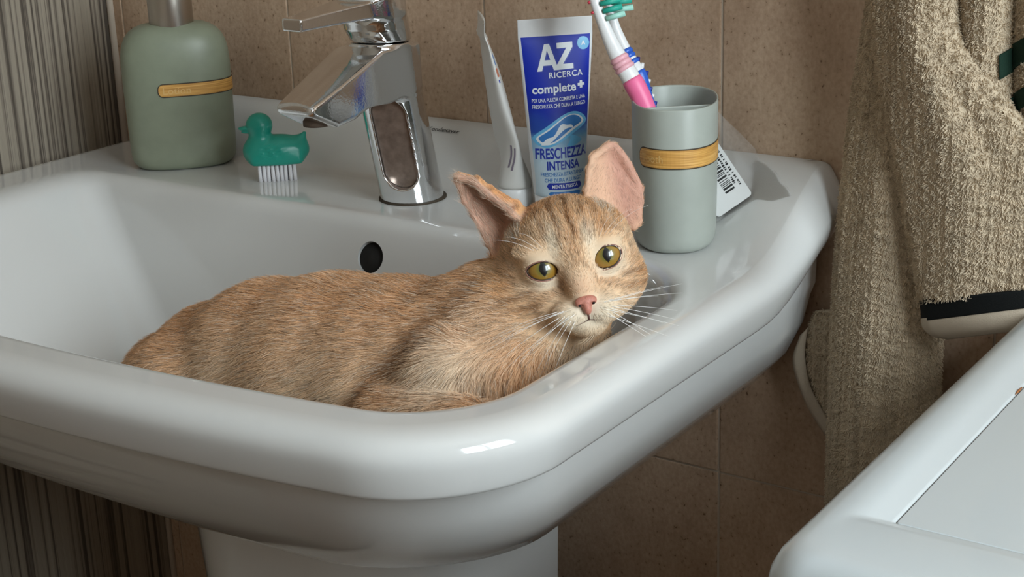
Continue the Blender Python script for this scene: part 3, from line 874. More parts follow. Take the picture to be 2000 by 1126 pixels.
poly_print(LA + LZ, -.68, 10.05, (1.25, 1.8), M['pwhite'], .02)
tube_text('lettering', 'RICERCA', .56, .55, 9.72, M['pwhite'], SL, bold=.008, space=1.1)
tube_text('lettering', 'complete', .82, -.30, 8.80, M['pwhite'], SL, bold=.02, sx=1.0)
tube_text('lettering', '+', .8, 1.62, 8.93, M['pwhite'], SL, bold=.06)
tube_text('lettering', 'PER UNA PULIZIA COMPLETA E UNA', .36, .0, 8.06, M['pwhite'], SL, bold=.004, sx=.64)
tube_text('lettering', 'FRESCHEZZA CHE DURA A LUNGO', .36, .0, 7.64, M['pwhite'], SL, bold=.004, sx=.66)
xs = np.linspace(-1, 1, 34)
def wave(x): return 5.95 + .58 * np.sin(x * 1.9 + .1)
def swoosh(sc, ht, dz):
    th = np.clip(1 - xs ** 2, 0, 1) ** .62
    lo_ = [(x * sc, wave(x) + dz - ht * t) for x, t in zip(xs, th)]; hi_ = [(x * sc, wave(x) + dz + ht * t) for x, t in zip(xs, th)]
    return lo_ + hi_[::-1]
tube_patch('wave_print', swoosh(1.95, .86, 0), M['pcyan'], .014)
tube_patch('wave_print', swoosh(1.72, .66, 0), M['pwhite'], .018)
tube_patch('wave_print', swoosh(1.56, .54, .03), M['pmid'], .022)
sp_ = [(x * 1.15 - .25, wave(x) - .42 - .02) for x in xs] + [(x * 1.15 - .25, wave(x) - .40 + .36 * np.sqrt(max(0, 1 - x * x)) * (1 + .35 * math.sin(7 * x))) for x in xs][::-1]
tube_patch('wave_print', sp_, M['pwhite'], .026)
tube_patch('leaf_print', [(.35 + .55 * math.sin(math.pi * t) * .2 + t * .3, 4.85 + t * .75) for t in np.linspace(0, 1, 8)] + [(.6 + .75 * math.sin(math.pi * t) + t * .3, 4.75 + t * .8) for t in np.linspace(0, 1, 8)][::-1], M['pcyan'], .012)
def disc(name, sc, zc, r, mat, off):
    t = np.linspace(-1, 1, 16)
    tube_patch(name, [(sc + r * x, zc - r * math.sqrt(1 - x * x)) for x in t] + [(sc + r * x, zc + r * math.sqrt(1 - x * x)) for x in t][::-1], mat, off)
disc('seal_print', 1.92, 11.75, .44, M['pcyan'], .014)
tube_text('lettering', 'A', .4, 1.92, 11.75, M['pwhite'], bold=.01, off=.03)
tube_text('lettering', 'FRESCHEZZA', 1.02, .0, 4.35, M['pblue'], SL, bold=.028, sx=.60)
tube_text('lettering', 'INTENSA', .82, .05, 3.52, M['pblue'], SL, bold=.024, sx=.70)
tube_text('lettering', 'FRESCHEZZA ISTANTANEA', .38, .02, 2.93, M['pmid'], SL, bold=.004, sx=.66)
tube_text('lettering', 'CHE DURA A LUNGO', .38, .05, 2.52, M['pmid'], SL, bold=.004, sx=.72)
def pill(name, sc, zc, hw, hh, mat, off):
    t = np.linspace(-1, 1, 24); f = [hh * math.sqrt(max(0, 1 - max(0, (abs(x) - (1 - hh / hw)) / (hh / hw)) ** 2)) for x in t]
    tube_patch(name, [(sc + hw * x, zc - h) for x, h in zip(t, f)] + [(sc + hw * x, zc + h) for x, h in zip(t, f)][::-1], mat, off)
pill('flavour_print', .1, 2.08, 1.25, .24, M['pblue'], .014)
tube_text('lettering', 'MENTA FRESCA', .33, .1, 2.08, M['pwhite'], SL, bold=.006, sx=.8, off=.028)
pill('band_print', .1, 1.55, 1.15, .15, M['pmid'], .014)

# second tube: squeezed, twisted, seen from its edge
T2 = on_z(1008, 398, 0.0); T2[2] = 0
tpaste2 = empty('toothpaste_tube', m3(T2))
tag(tpaste2, 'squeezed white toothpaste tube seen edge-on beside the tap', 'toothpaste')
b = MB(); b.rings([place([(r * math.cos(a), r * math.sin(a), z) for a in a24], T2, 0) for z, r in ((0, 1.12), (.08, 1.2), (1.25, 1.22), (1.35, 1.15))]); b.obj('cap', M['white_pl'], tpaste2)
va = math.atan2(T2[1] - CAM[1], T2[0] - CAM[0])             # away from camera: the flat of the tube lies along the view
rs = []
prof = [(1.35, 1.2, 1.2, .0, 0, 0), (1.6, 1.25, 1.22, .0, -.02, 0), (2.3, 1.3, 1.05, .1, -.05, 0), (3.0, 1.4, .85, .2, -.12, .0), (3.8, 1.6, .62, .35, -.28, 0), (4.7, 1.8, .50, .42, -.5, 0), (5.6, 1.95, .52, .36, -.68, 0), (6.6, 2.05, .60, .28, -.86, 0), (8.0, 2.15, .60, .2, -1.1, 0), (9.5, 2.3, .52, .16, -1.36, 0), (10.9, 2.45, .38, .13, -1.62, 0), (11.9, 2.55, .22, .12, -1.84, 0), (12.3, 2.6, .30, .12, -1.98, 0), (12.6, 2.6, .14, .1, -2.02, 0), (13.6, 2.6, .12, .1, -1.98, 0)]
S = spline(np.array([[p[0], p[1], p[2], p[3], p[4], 0] for p in prof]), 60) if False else None
for z, a, bb, tw, sh, _ in prof:
    cx_, cy_ = RC3[0][0] * sh, RC3[0][1] * sh
    rs.append([(T2[0] + cx_ + p[0], T2[1] + cy_ + p[1], z) for p in place([(x, y, 0) for x, y in oval(a, bb, 40, 2.0)], (0, 0, 0), va + tw)])
R2 = []
for k in range(40):
    R2.append(spline(np.array([r[k] for r in rs]), 60))
rs2 = [[tuple(R2[k][i]) for k in range(40)] for i in range(60)]
b.v = []; b.f = []; b.rings(rs2); fix_normals(b.obj('tube_body', plain('white_laminate', (.62, .61, .58), .38), tpaste2))
# printed flashes on its visible edge (follow the surface)
def t2_patch(name, i0, i1, k0, k1, mat):
    V = []; F = []; n = k1 - k0 + 1
    for i in range(i0, i1 + 1):
        c_ = np.mean([np.array(p) for p in rs2[i]], axis=0)
        for k in range(k0, k1 + 1):
            p = np.array(rs2[i][k % 40]); d = p - c_; V.append(tuple(p + d / np.linalg.norm(d) * .02))
    for i in range(i1 - i0):
        for k in range(n - 1): F.append((i * n + k, i * n + k + 1, (i + 1) * n + k + 1, (i + 1) * n + k))
    mesh_obj(name, V, F, mat, tpaste2, True)
M['plilac'] = plain('grey_violet_print', (.20, .17, .22), .45)
M['porange'] = plain('orange_print', (.50, .17, .10), .45)
t2_patch('print_mark', 7, 15, 17, 18, M['plilac'])
t2_patch('print_mark', 8, 16, 15, 16, M['plilac'])
t2_patch('print_mark', 40, 43, 21, 23, M['porange'])
t2_patch('print_mark', 44, 48, 22, 23, M['pmid'])
t2_patch('print_mark', 38, 39, 21, 22, M['pblue'])
t2_patch('print_mark', 51, 53, 22, 23, M['porange'])

# ------------------------------------------------------------------ price tag in its clear bag behind the tumbler
bag = empty('clear_plastic_bag', m3((27, 2.5, .1)))
tag(bag, 'crumpled clear plastic bag lying behind the tumbler', 'plastic bag')
film, nt, bs = newmat('clear_film')
for n_ in list(nt.nodes): nt.nodes.remove(n_)
out = nt.nodes.new('ShaderNodeOutputMaterial'); tr = nt.nodes.new('ShaderNodeBsdfTransparent'); gl = nt.nodes.new('ShaderNodeBsdfGlossy'); df = nt.nodes.new('ShaderNodeBsdfDiffuse')
gl.inputs['Roughness'].default_value = .18; df.inputs['Color'].default_value = (.6, .6, .58, 1); gl.inputs['Color'].default_value = (.9, .9, .9, 1)
fr = nt.nodes.new('ShaderNodeFresnel'); fr.inputs['IOR'].default_value = 1.25
m1 = nt.nodes.new('ShaderNodeMixShader'); m1.inputs[0].default_value = .20; m2 = nt.nodes.new('ShaderNodeMixShader')
nt.links.new(tr.outputs[0], m1.inputs[1]); nt.links.new(df.outputs[0], m1.inputs[2]); nt.links.new(fr.outputs[0], m2.inputs[0]); nt.links.new(m1.outputs[0], m2.inputs[1]); nt.links.new(gl.outputs[0], m2.inputs[2]); nt.links.new(m2.outputs[0], out.inputs[0])
NB = 44; V = []; F = []
c00, c10, c11, c01 = on_y(1385, 430, 1.6), on_y(1545, 455, 2.6), on_y(1475, 290, 6.4), on_y(1385, 200, 5.0)
for i in range(NB):
    for j in range(NB):
        s_, t_ = i / (NB - 1), j / (NB - 1)
        p = (c00 * (1 - s_) * (1 - t_) + c10 * s_ * (1 - t_) + c11 * s_ * t_ + c01 * (1 - s_) * t_)
        w = math.sin(s_ * 9 + t_ * 5) * .16 + math.sin(s_ * 17 - t_ * 13 + 1) * .10 + math.sin(t_ * 23 + s_ * 8) * .07 + .45 * math.sin(math.pi * s_) * math.sin(math.pi * t_)
        p = p + np.array([.15, -1, .4]) * w * .8
        p[2] = max(p[2], .12 + 4.42 * upstand(p[0], p[1]))
        V.append(tuple(p))
F = [(i * NB + j, (i + 1) * NB + j, (i + 1) * NB + j + 1, i * NB + j + 1) for i in range(NB - 1) for j in range(NB - 1)]
mesh_obj('film', V, F, film, bag)
tagc = empty('price_tag', m3((24, 2, .5)))
tag(tagc, 'white barcode card leaning behind the tumbler inside the clear bag', 'tag')
q0, q1, q2 = on_y(1390, 260, 3.4), on_y(1470, 379, 2.6), on_y(1404, 428, 1.4)
e1 = q1 - q0; e2 = q2 - q1; nn = np.cross(e1, e2); nn /= np.linalg.norm(nn)
if np.dot(nn, CAM - q1) < 0: nn = -nn
e1u = e1 / np.linalg.norm(e1); l1 = np.linalg.norm(e1) + 1.2; e2u = e2 - e1u * np.dot(e2, e1u); e2u /= np.linalg.norm(e2u); l2 = np.linalg.norm(e2)
org = q1
loop = []
rr = .25
for (cx_, cy_, a0) in ((-l1 + rr, rr, math.pi), (-rr, rr, 1.5 * math.pi), (-rr, l2 - rr, 0), (-l1 + rr, l2 - rr, .5 * math.pi)):
    for k in range(6):
        a = a0 + math.pi / 2 * k / 5; loop.append((cx_ + rr * math.cos(a), cy_ + rr * math.sin(a)))
n = len(loop); V = []
for d in (0, .04): V += [tuple(org + e1u * u + e2u * w + nn * d) for u, w in loop]
b = MB(); b.v = V; b.f = [tuple(range(n)), tuple(range(2 * n - 1, n - 1, -1))] + [(k, n + k, n + (k + 1) % n, (k + 1) % n) for k in range(n)]
fix_normals(b.obj('card', M['paper'], tagc, False))
b = MB()
def bar(u0, u1, w0, w1):
    b.v += [tuple(org + e1u * u + e2u * w + nn * .055) for u, w in ((u0, w0), (u1, w0), (u1, w1), (u0, w1))]; k = len(b.v); b.f.append((k - 4, k - 3, k - 2, k - 1))
u = -3.9
random.seed(3)
while u < -1.15:
    w_ = random.choice((.05, .05, .09, .14)); bar(u, u + w_, .72, 1.42); u += w_ + random.choice((.05, .07, .1))
b.obj('barcode', M['ink'], tagc, False)
b = MB()
for row, w0 in enumerate((.22, .48)):
    u = -4.3 + .2 * row
    while u < -1.0 - .3 * row:
        w_ = random.uniform(.05, .13); bar(u, u + w_, w0, w0 + random.uniform(.1, .17)); u += w_ + random.choice((.04, .05, .16))
b.obj('small_print', M['ink'], tagc, False)

# ------------------------------------------------------------------ washing machine
ZM = -1.0
wm = empty('washing_machine', m3((70, -15, ZF)))
tag(wm, 'white washing machine with a recessed top panel beside the hanging towel', 'washing machine')
p0 = on_z(1527, 1037, ZM); WX0 = p0[0] - .25; WY0 = on_z(1500, 1063, ZM)[1] - .8; WX1 = WX0 + 60; WY1 = YW - 1.0
gx = on_z(1746, 1018, ZM - .5)[0]; gy = on_z(1746, 1018, ZM - .5)[1]
def wr(d, z, r=1.5): return [(x, y, z) for x, y in [(p[0], p[1]) for p in plainrect(WX0 + d, WX1 - d, WY0 + d, WY1 - d, max(.3, r - d * .3))]]
def plainrect(x0, x1, y0, y1, r, nc=10):
    o = []
    for cx_, cy_, a0 in ((x1 - r, y0 + r, -.5), (x1 - r, y1 - r, 0), (x0 + r, y1 - r, .5), (x0 + r, y0 + r, 1)):
        for k in range(nc + 1):
            a = (a0 + .5 * k / nc) * math.pi; o.append((cx_ + r * math.cos(a), cy_ + r * math.sin(a)))
    return o
b = MB()
b.rings([wr(.35, ZF + .5), wr(.35, ZM - 5.0)]); auto_smooth(fix_normals(b.obj('cabinet_body', M['enamel'], wm)), 30)
ix0, ix1, iy0, iy1 = gx, WX1 - 5, gy, WY1 - 5
rings_ = [wr(.5, ZM - 5.0), wr(.1, ZM - 4.9), wr(0, ZM - 4.4), wr(0, ZM - 2.2, 1.6), wr(.12, ZM - 1.2, 1.7), wr(.4, ZM - .55, 1.8), wr(.85, ZM - .12, 1.8), wr(1.35, ZM, 1.8)]
def ir(d, z, r): return [(x, y, z) for x, y in plainrect(ix0 - d, ix1 + d, iy0 - d, iy1 + d, r)]
rings_ += [ir(1.6, ZM - .02, .5), ir(1.25, ZM - .08, .4), ir(.9, ZM - .2, .35), ir(.15, ZM - .52, .2), ir(.0, ZM - .56, .12), ir(-.02, ZM - .9, .12), ir(-.6, ZM - .9, .1)]
b = MB(); b.rings(rings_, False, False); fix_normals(b.obj('top_frame', M['enamel'], wm))
b = MB(); b.rings([ir(-.08, ZM - .85, .12), ir(-.08, ZM - .60, .12), ir(-.12, ZM - .56, .1)]); auto_smooth(fix_normals(b.obj('top_panel', M['enamel'], wm)), 30)
b = MB(); b.rings([ir(.01, ZM - .80, .1), ir(.01, ZM - .66, .1)], True, True); b.obj('seam', M['seam'], wm)
rp = on_z(1993, 764, ZM - .54)
b = MB(); b.tube([(ix0 + .01, rp[1] - .5, ZM - .545), (ix0 + .02, rp[1], ZM - .53), (ix0 + .01, rp[1] + .6, ZM - .545)], [.02, .07, .03], 6); b.obj('rust_spot', M['rust'], wm)
for fx in (WX0 + 5, WX1 - 5):
    for fy in (WY0 + 5, WY1 - 5):
        b = MB(); b.tube([(fx, fy, ZF), (fx, fy, ZF + .9)], [2, 2], 14); b.obj('foot', M['groove'], wm)
# porthole door and controls on the front
b = MB(); b.rings([[(WX0 + 30 + r * math.cos(a), WY0 - y_, -48 + r * math.sin(a)) for a in a24] for y_, r in ((-.2, 16), (1.2, 16), (1.8, 15), (1.8, 12), (1.0, 11.5))], True, False); d = fix_normals(b.obj('door', M['white_pl'], wm))
b = MB(); b.rings([[(WX0 + 30 + r * math.cos(a), WY0 - y_, -48 + r * math.sin(a)) for a in a24] for y_, r in ((.8, 11.8), (1.4, 9), (1.8, 4), (1.9, .5))]); b.obj('door_glass', M['dark'], d)

# ------------------------------------------------------------------ the cat
EYE = on_y(1123, 513, -18.4)                                # point between the eyes (cm)
Fh = CAM - EYE; Fh /= np.linalg.norm(Fh)
Rh = .977 * RC3[0] - .214 * RC3[1]; Uh = -.214 * RC3[0] - .977 * RC3[1]
yaw, pit = math.radians(5), math.radians(3)
Rh = Rh - Fh * np.dot(Rh, Fh); Rh /= np.linalg.norm(Rh); Uh = np.cross(Fh, Rh)
F2 = Fh * math.cos(yaw) + Rh * math.sin(yaw); Rh = Rh * math.cos(yaw) - Fh * math.sin(yaw); Fh = F2
if np.dot(np.cross(Fh, Rh), -RC3[1]) < 0: Uh = -np.cross(Fh, Rh)
else: Uh = np.cross(Fh, Rh)
F2 = Fh * math.cos(pit) - Uh * math.sin(pit); Uh = Uh * math.cos(pit) + Fh * math.sin(pit); Fh = F2
HM = np.stack([Rh, Uh, Fh], 1).astype(np.float32)           # head axes as columns: right, up, forward
HC = (EYE - 3.0 * Fh).astype(np.float32)                    # middle of the skull
def to_head(P): return (P - HC) @ HM
def from_head(L): return np.asarray(L, float) @ HM.T.astype(float) + HC

EARS = [dict(A=(-2.3, 2.75, .9), M1=(-1.45, 3.4, -.5), M2=(-2.3, 3.2, -1.9), B=(-4.0, 1.3, -1.0), tip=(-5.15, 6.0, -1.1), spread=.16, open=(-.75, .05, .66), n=22),
        dict(A=(1.75, 3.15, .4), M1=(2.2, 3.1, -1.2), M2=(3.4, 2.5, -1.7), B=(4.05, 1.1, -.5), tip=(4.0, 5.85, -1.15), spread=.9, open=(.18, .1, .98), n=26)]
EYES = [dict(c=(-1.80, .0), a=.82, b=.52, rot=-.10), dict(c=(1.80, .02), a=.76, b=.61, rot=.16)]
ER = 1.02; EF = 2.28
def ear_spokes(e):
    A_, M1_, M2_, B_ = (np.array(e[k]) for k in ('A', 'M1', 'M2', 'B')); T = np.array(e['tip'])
    out = []; ab = (B_ - A_) / np.linalg.norm(B_ - A_)
    for k in range(e['n']):
        t = k / (e['n'] - 1)
        base = (1 - t) ** 3 * A_ + 3 * (1 - t) ** 2 * t * (M1_ * 1.15 - A_ * .15) + 3 * (1 - t) * t * t * (M2_ * 1.15 - B_ * .15) + t ** 3 * B_
        s_ = 2 * t - 1
        end = T + ab * s_ * e['spread'] * (1 if True else 0) - np.array([0, 1, 0]) * (abs(s_) ** 2.2) * e['spread'] * .75
        mid = base * .45 + end * .55
        ctr = (A_ + B_) / 2 * .45 + T * .55
        mid = mid + (mid - ctr) * (.55 if e['spread'] > .3 else .24)
        q1 = base * .72 + mid * .28 + (mid - ctr) * .10
        out.append((base, q1, mid, mid * .5 + end * .5 + (mid - ctr) * .22, end))
    return out
SPK = [ear_spokes(e) for e in EARS]
def ears_fn(L):
    d = np.full(len(L), 9.0, np.float32)
    for e, sp_ in zip(EARS, SPK):
        pts = np.array(sp_).reshape(-1, 3); c_ = pts.mean(0); R_ = np.linalg.norm(pts - c_, axis=1).max() + .8
        m = ((L - c_) ** 2).sum(1) < R_ ** 2
        if not m.any(): continue
        Lm = L[m]; dd = np.full(len(Lm), 9.0, np.float32)
        rr = (.20, .15, .11, .09, .08)
        for ch in sp_:
            for i in range(4):
                dd = smin(dd, cone(Lm, ch[i], rr[i], ch[i + 1], rr[i + 1]), .26)
        d[m] = dd
    return d
def head_fn(L):
    sk = ell(L, (0, .45, -.55), (3.75, 3.25, 3.95))
    d = smin(sk, ell(L, (0, 1.6, .9), (2.3, 1.5, 2.0)), .9)
    for s_ in (-1, 1):
        d = smin(d, ell(L, (s_ * 2.35, -1.35, .55), (1.62, 1.7, 1.9)), .9)
        d = smin(d, ell(L, (s_ * 1.95, 1.05, 2.35), (1.15, .55, .8)), .5)
    for s_ in (-1, 1): d = smin(d, ell(L, (s_ * 1.45, -2.25, 1.7), (1.6, 1.35, 1.8)), .7)
    d = smin(d, cone(L, (0, .5, 2.55), 1.0, (0, -1.75, 4.0), .72), .65)
    for s_ in (-1, 1):
        d = smin(d, ell(L, (s_ * .85, -2.72, 3.65), (1.12, .88, 1.02)), .35)
    d = smin(d, ell(L, (0, -3.5, 3.15), (1.0, .66, 1.0)), .35)
    d = smin(d, ell(L, (0, -2.6, 2.2), (1.7, 1.4, 1.6)), .7)
    # lids and eye openings
    for e in EYES:
        c_ = (e['c'][0], e['c'][1], EF)
        d = smin(d, np.sqrt(((L - np.float32(c_)) ** 2).sum(1)) - (ER + .09), .30)
        dx_, du_ = L[:, 0] - c_[0], L[:, 1] - c_[1]
        cr_, sr_ = math.cos(e['rot']), math.sin(e['rot'])
        x_, y_ = dx_ * cr_ + du_ * sr_, -dx_ * sr_ + du_ * cr_
        y_ = y_ + .26 * np.clip(-np.sign(e['c'][0]) * x_ / e['a'], 0, 1.2) ** 2 * e['b']
        bb = np.where(y_ > 0, e['b'] * .86, e['b'] * 1.08)
        k = np.sqrt((x_ / e['a']) ** 2 + (y_ / bb) ** 2)
        alm = (k - 1) * e['b']
        d = smax(d, -np.maximum(alm, EF + .35 - L[:, 2]), .05)
    return d
def body_fn(P):
    ch = [((-9.5, -19.8, -10.3), 1.9), ((-6, -19.6, -9.2), 3.3), ((-1.5, -19.5, -7.9), 4.7), ((3.5, -19.5, -6.7), 5.8), ((9, -19.5, -6.0), 6.3), ((14, -19.4, -5.5), 6.3), ((18.0, -19.0, -4.5), 5.8), ((20.6, -17.9, -2.1), 4.8), ((22.6, -16.4, .1), 3.8)]
    d = None
    for (a, ra), (b_, rb) in zip(ch[:-1], ch[1:]):
        c_ = cone(P, a, ra, b_, rb); d = c_ if d is None else smin(d, c_, 1.0)
    d = smin(d, ell(P, (-1.0, -23.2, -8.0), (4.6, 3.0, 4.0)), 1.0)          # haunch
    d = smin(d, ell(P, (20.0, -22.8, -3.9), (3.2, 2.9, 4.2)), .7)          # shoulder
    d = smin(d, ell(P, (22.3, -20.6, -4.6), (3.3, 3.8, 4.4)), 1.0)           # chest
    d = smin(d, cone(P, (18.0, -25.2, -5.3), 2.5, (23.8, -26.4, -3.9), 2.0), .6)   # tucked fore leg
    d = smin(d, ell(P, (24.2, -25.6, -5.6), (1.6, 1.6, 1.6)), .5)
    d = smin(d, cone(P, (3.0, -25.2, -10.6), 1.7, (-2.5, -26.5, -10.8), 1.5), .7)  # hind foot
    d = smin(d, cone(P, (-8.5, -20, -10.3), 1.5, (-12.5, -23.0, -11.0), 1.1), .8)  # tail curling along the bowl
    d = smin(d, cone(P, (-12.5, -23.0, -11.0), 1.1, (-8.5, -27.0, -10.6), .9), .4)
    return d
def cat_fn(P):
    P = P.astype(np.float32)
    d = body_fn(P)
    L = to_head(P)
    m = (L ** 2).sum(1) < 9.6 ** 2
    if m.any():
        Lm = L[m]
        hd = smin(head_fn(Lm), ears_fn(Lm), .28)
        d[m] = smin(d[m], hd, .9)
    return d
tips = np.array([from_head(p) for s_ in SPK for c_ in s_ for p in c_])
hb0 = np.minimum(tips.min(0), HC - 5.0) - .3; hb1 = np.maximum(tips.max(0), HC + 5.4) + .4
def axis(lo_, h0, h1, hi_, fine, coarse):
    h0 = max(h0, lo_); h1 = min(h1, hi_)
    return np.concatenate([np.arange(lo_, h0, coarse), np.arange(h0, h1, fine), np.arange(h1, hi_ + coarse, coarse)])
gx_ = axis(-15, hb0[0], hb1[0], hb1[0] + .5, .13, .42); gy_ = axis(-31.5, hb0[1], hb1[1], -9, .13, .42); gz_ = axis(-13.3, hb0[2], hb1[2], hb1[2] + .5, .13, .42)
CV, CQ, CN = sdf_mesh(cat_fn, gx_, gy_, gz_, 2)

def srgb(r, g_, b_): return np.array([((c / 255 + .055) / 1.055) ** 2.4 if c > 10 else c / 255 / 12.92 for c in (r, g_, b_)])
CREAM = srgb(236, 210, 180); TAN = srgb(206, 162, 120); ORNG = srgb(210, 155, 108); BRWN = srgb(138, 96, 62); DARK = srgb(92, 62, 40); PALE = srgb(240, 224, 203); PINKE = srgb(206, 160, 142)
def lerp3(a, b_, t): return a + (b_ - a) * np.clip(t, 0, 1)[:, None]
def gs(x, c_, w): return np.exp(-((x - c_) / w) ** 2)
def vnoise(P, s, seed=0):
    q = P * s + seed * 17.3
    return (np.sin(q[:, 0] * 1.7 + np.sin(q[:, 1] * 1.3) * 1.5) + np.sin(q[:, 1] * 2.1 + np.sin(q[:, 2] * 1.7) * 1.4) + np.sin(q[:, 2] * 1.9 + np.sin(q[:, 0] * 1.1) * 1.6)) / 3
def coat(P, N):
    n = len(P); L = to_head(P.astype(np.float32)).astype(float)
    x, y, z = P[:, 0], P[:, 1], P[:, 2]
    # --- body
    top = np.clip((N[:, 2] - .1) / .8, 0, 1)
    c = np.tile(CREAM, (n, 1))
    c = lerp3(c, np.tile(TAN, (n, 1)), .18 + .22 * vnoise(P, .5))
    c = lerp3(c, np.tile(ORNG * .95, (n, 1)), top * .7)
    s = x - .83 * z + .25 * vnoise(P, .35, 2)
    st = 1.0 * gs(s, 19.0, 1.0) + .45 * gs(s, 21.6, .6) * (z > -2.5) + .42 * gs(s, 15.6, .7) + .34 * gs(s, 12.6, .7) + .26 * gs(s, 9.8, .6) + .26 * gs(s, 6.3, .7) + .24 * gs(s, 2.6, .7) + .2 * gs(s, -5, 1.0)  # strongest band: tabby stripe plus painted shade of the shoulder crease
    c = lerp3(c, np.tile(BRWN, (n, 1)), st * (.85 + .25 * vnoise(P, 1.2, 4)))
    # paler shoulder, orange chest
    sh = np.exp(-(((x - 21.6) / 2.3) ** 2 + ((y + 24.5) / 3.0) ** 2 + ((z + 2.6) / 3.0) ** 2))
    c = lerp3(c, np.tile(PALE, (n, 1)), sh * .75)
    chs = np.exp(-(((x - 24.5) / 2.8) ** 2 + ((y + 22) / 3.5) ** 2 + ((z + 3.6) / 2.6) ** 2))
    c = lerp3(c, np.tile(ORNG, (n, 1)), chs * .7)
    # narrow dark bars across the fore leg
    bl = (y < -20.5) & (z < -.6)
    bar_ = np.clip(np.sin((x * .95 - y * .1 + z * .25) * 8.5 + .5 * vnoise(P, .9, 5)) * 1.8 - .7, 0, 1) * np.exp(-(((x - 23.3) / 2.4) ** 2 + ((y + 24.6) / 3.2) ** 2 + ((z + 3.6) / 1.9) ** 2) ** 2)
    c = lerp3(c, np.tile(DARK, (n, 1)), np.where(bl, bar_ * .9, 0))
    # --- head
    r, u, f = L[:, 0], L[:, 1], L[:, 2]
    hd = np.clip((5.3 - np.sqrt(r ** 2 + (u - .3) ** 2 + np.where(f > 0, f * .66, f) ** 2)) / .8, 0, 1) * np.clip((f + 3.2) / 1.2, 0, 1)
    ear_d = ears_fn(L.astype(np.float32))
    hd = np.maximum(hd, np.clip((.5 - ear_d) / .2, 0, 1))
    h = lerp3(np.tile(TAN * .98, (n, 1)), np.tile(CREAM, (n, 1)), .25 + .4 * vnoise(P, 1.1, 3))
    ar = np.abs(r)
    # light patches: muzzle, chin, around the eyes, inner cheeks
    muz = np.exp(-((ar / 1.9) ** 2 + ((u + 2.9) / 1.15) ** 2)) * (f > 1)
    h = lerp3(h, np.tile(PALE, (n, 1)), muz * 1.4)
    eyel = np.exp(-(((ar - 1.8) / 1.25) ** 2 + ((u - .0) / 1.0) ** 2))
    h = lerp3(h, np.tile(PALE, (n, 1)), eyel * .8 * (f > .5))
    h = lerp3(h, np.tile(CREAM, (n, 1)), np.exp(-(((ar - .95) / .5) ** 2 + ((u - 1.2) / .9) ** 2)) * .8)
    for s_ in (-1, 1):
        h = lerp3(h, np.tile(PALE * 1.05, (n, 1)), np.exp(-(((r - s_ * 1.75) / .95) ** 2 + ((u + .85) / .38) ** 2)) * (f > 1) * .95)
        h = lerp3(h, np.tile(PALE, (n, 1)), np.exp(-(((r - s_ * 1.0) / .34) ** 2 + ((u - 1.35) / .75) ** 2)) * (f > 0) * .85)
    # forehead stripes of the tabby "M"
    fs = np.clip(np.sin(r * 7.6 + .5 * np.sin(u * 3 + r)) * 1.3 - .1, 0, 1) * np.exp(-((r / 1.8) ** 2)) * np.clip((u - .9) / .8, 0, 1) * (f > -2.5)
    h = lerp3(h, np.tile(BRWN, (n, 1)), fs * 1.05 * (.75 + .4 * vnoise(P, 3.0, 7)))
    # cheek bars; nose sides browned to paint in shading, stronger on one side
    ck = (gs(u, -.75 - .16 * ar, .20) + gs(u, -1.65 - .10 * ar, .22)) * np.clip((ar - 2.0) / .6, 0, 1)
    h = lerp3(h, np.tile(BRWN, (n, 1)), ck * .7)
    ns = np.exp(-(((ar - .95) / .33) ** 2 + ((u + .9) / .75) ** 2)) * (f > 2)
    h = lerp3(h, np.tile(BRWN, (n, 1)), ns * np.where(r < 0, .75, .25))
    br = np.exp(-((r / .62) ** 2 + ((u + 1.25) / .75) ** 2)) * (f > 3)
    h = lerp3(h, np.tile(srgb(214, 178, 150), (n, 1)), br)
    # ears: pink inside, orange-tan outside
    for e in EARS:
        T = (np.array(e['tip']) * .5 + (np.array(e['A']) + np.array(e['B'])) * .25)
        near = np.exp(-(((L - T) ** 2).sum(1) / 3.4 ** 2) ** 2) * np.clip((.30 - ear_d) / .1, 0, 1)
        od = from_head(np.array([e['open']]))[0] - HC
        ins_ = np.clip((N @ od) * 3 + .2, 0, 1)
        h = lerp3(h, np.tile(ORNG * 1.08, (n, 1)), near * (1 - ins_) * .8)
        h = lerp3(h, np.tile(PINKE * 1.05 if e['tip'][0] < 0 else srgb(212, 172, 148), (n, 1)), near * ins_ * .95)
        if e['tip'][0] > 0: h = lerp3(h, np.tile(srgb(194, 146, 132), (n, 1)), near * ins_ * np.clip((r - 2.9) / 1.0, 0, 1) * .9)
    c = lerp3(c, h, hd) * np.array([1.28, 1.27, 1.22])
    c = c * np.minimum(1, .90 / c.max(1))[:, None]
    return np.clip(c, 0, 1), hd, ear_d, L
cc, chd, cear, cL = coat(CV, CN)
catroot = empty('cat', m3((10, -19.5, -12.5)))
tag(catroot, 'cream-orange tabby cat lying in the basin and looking at the camera', 'cat')
me_cat = mesh_obj('cat_body', CV, CQ, None, catroot)
ca_ = me_cat.data.color_attributes.new('coat', 'FLOAT_COLOR', 'POINT')
ca_.data.foreach_set('color', np.column_stack([cc * .8, np.ones(len(cc))]).astype(np.float32).ravel())
def attr_mat(name, attr, rough, hair=False):
    m, nt, bs = newmat(name)
    a = nt.nodes.new('ShaderNodeAttribute'); a.attribute_name = attr
    nt.links.new(a.outputs['Color'], bs.inputs['Base Color'])
    bs.inputs['Roughness'].default_value = rough; bs.inputs['Specular IOR Level'].default_value = .12 if not hair else .25
    return m
me_cat.data.materials.append(attr_mat('cat_skin', 'coat', .85))

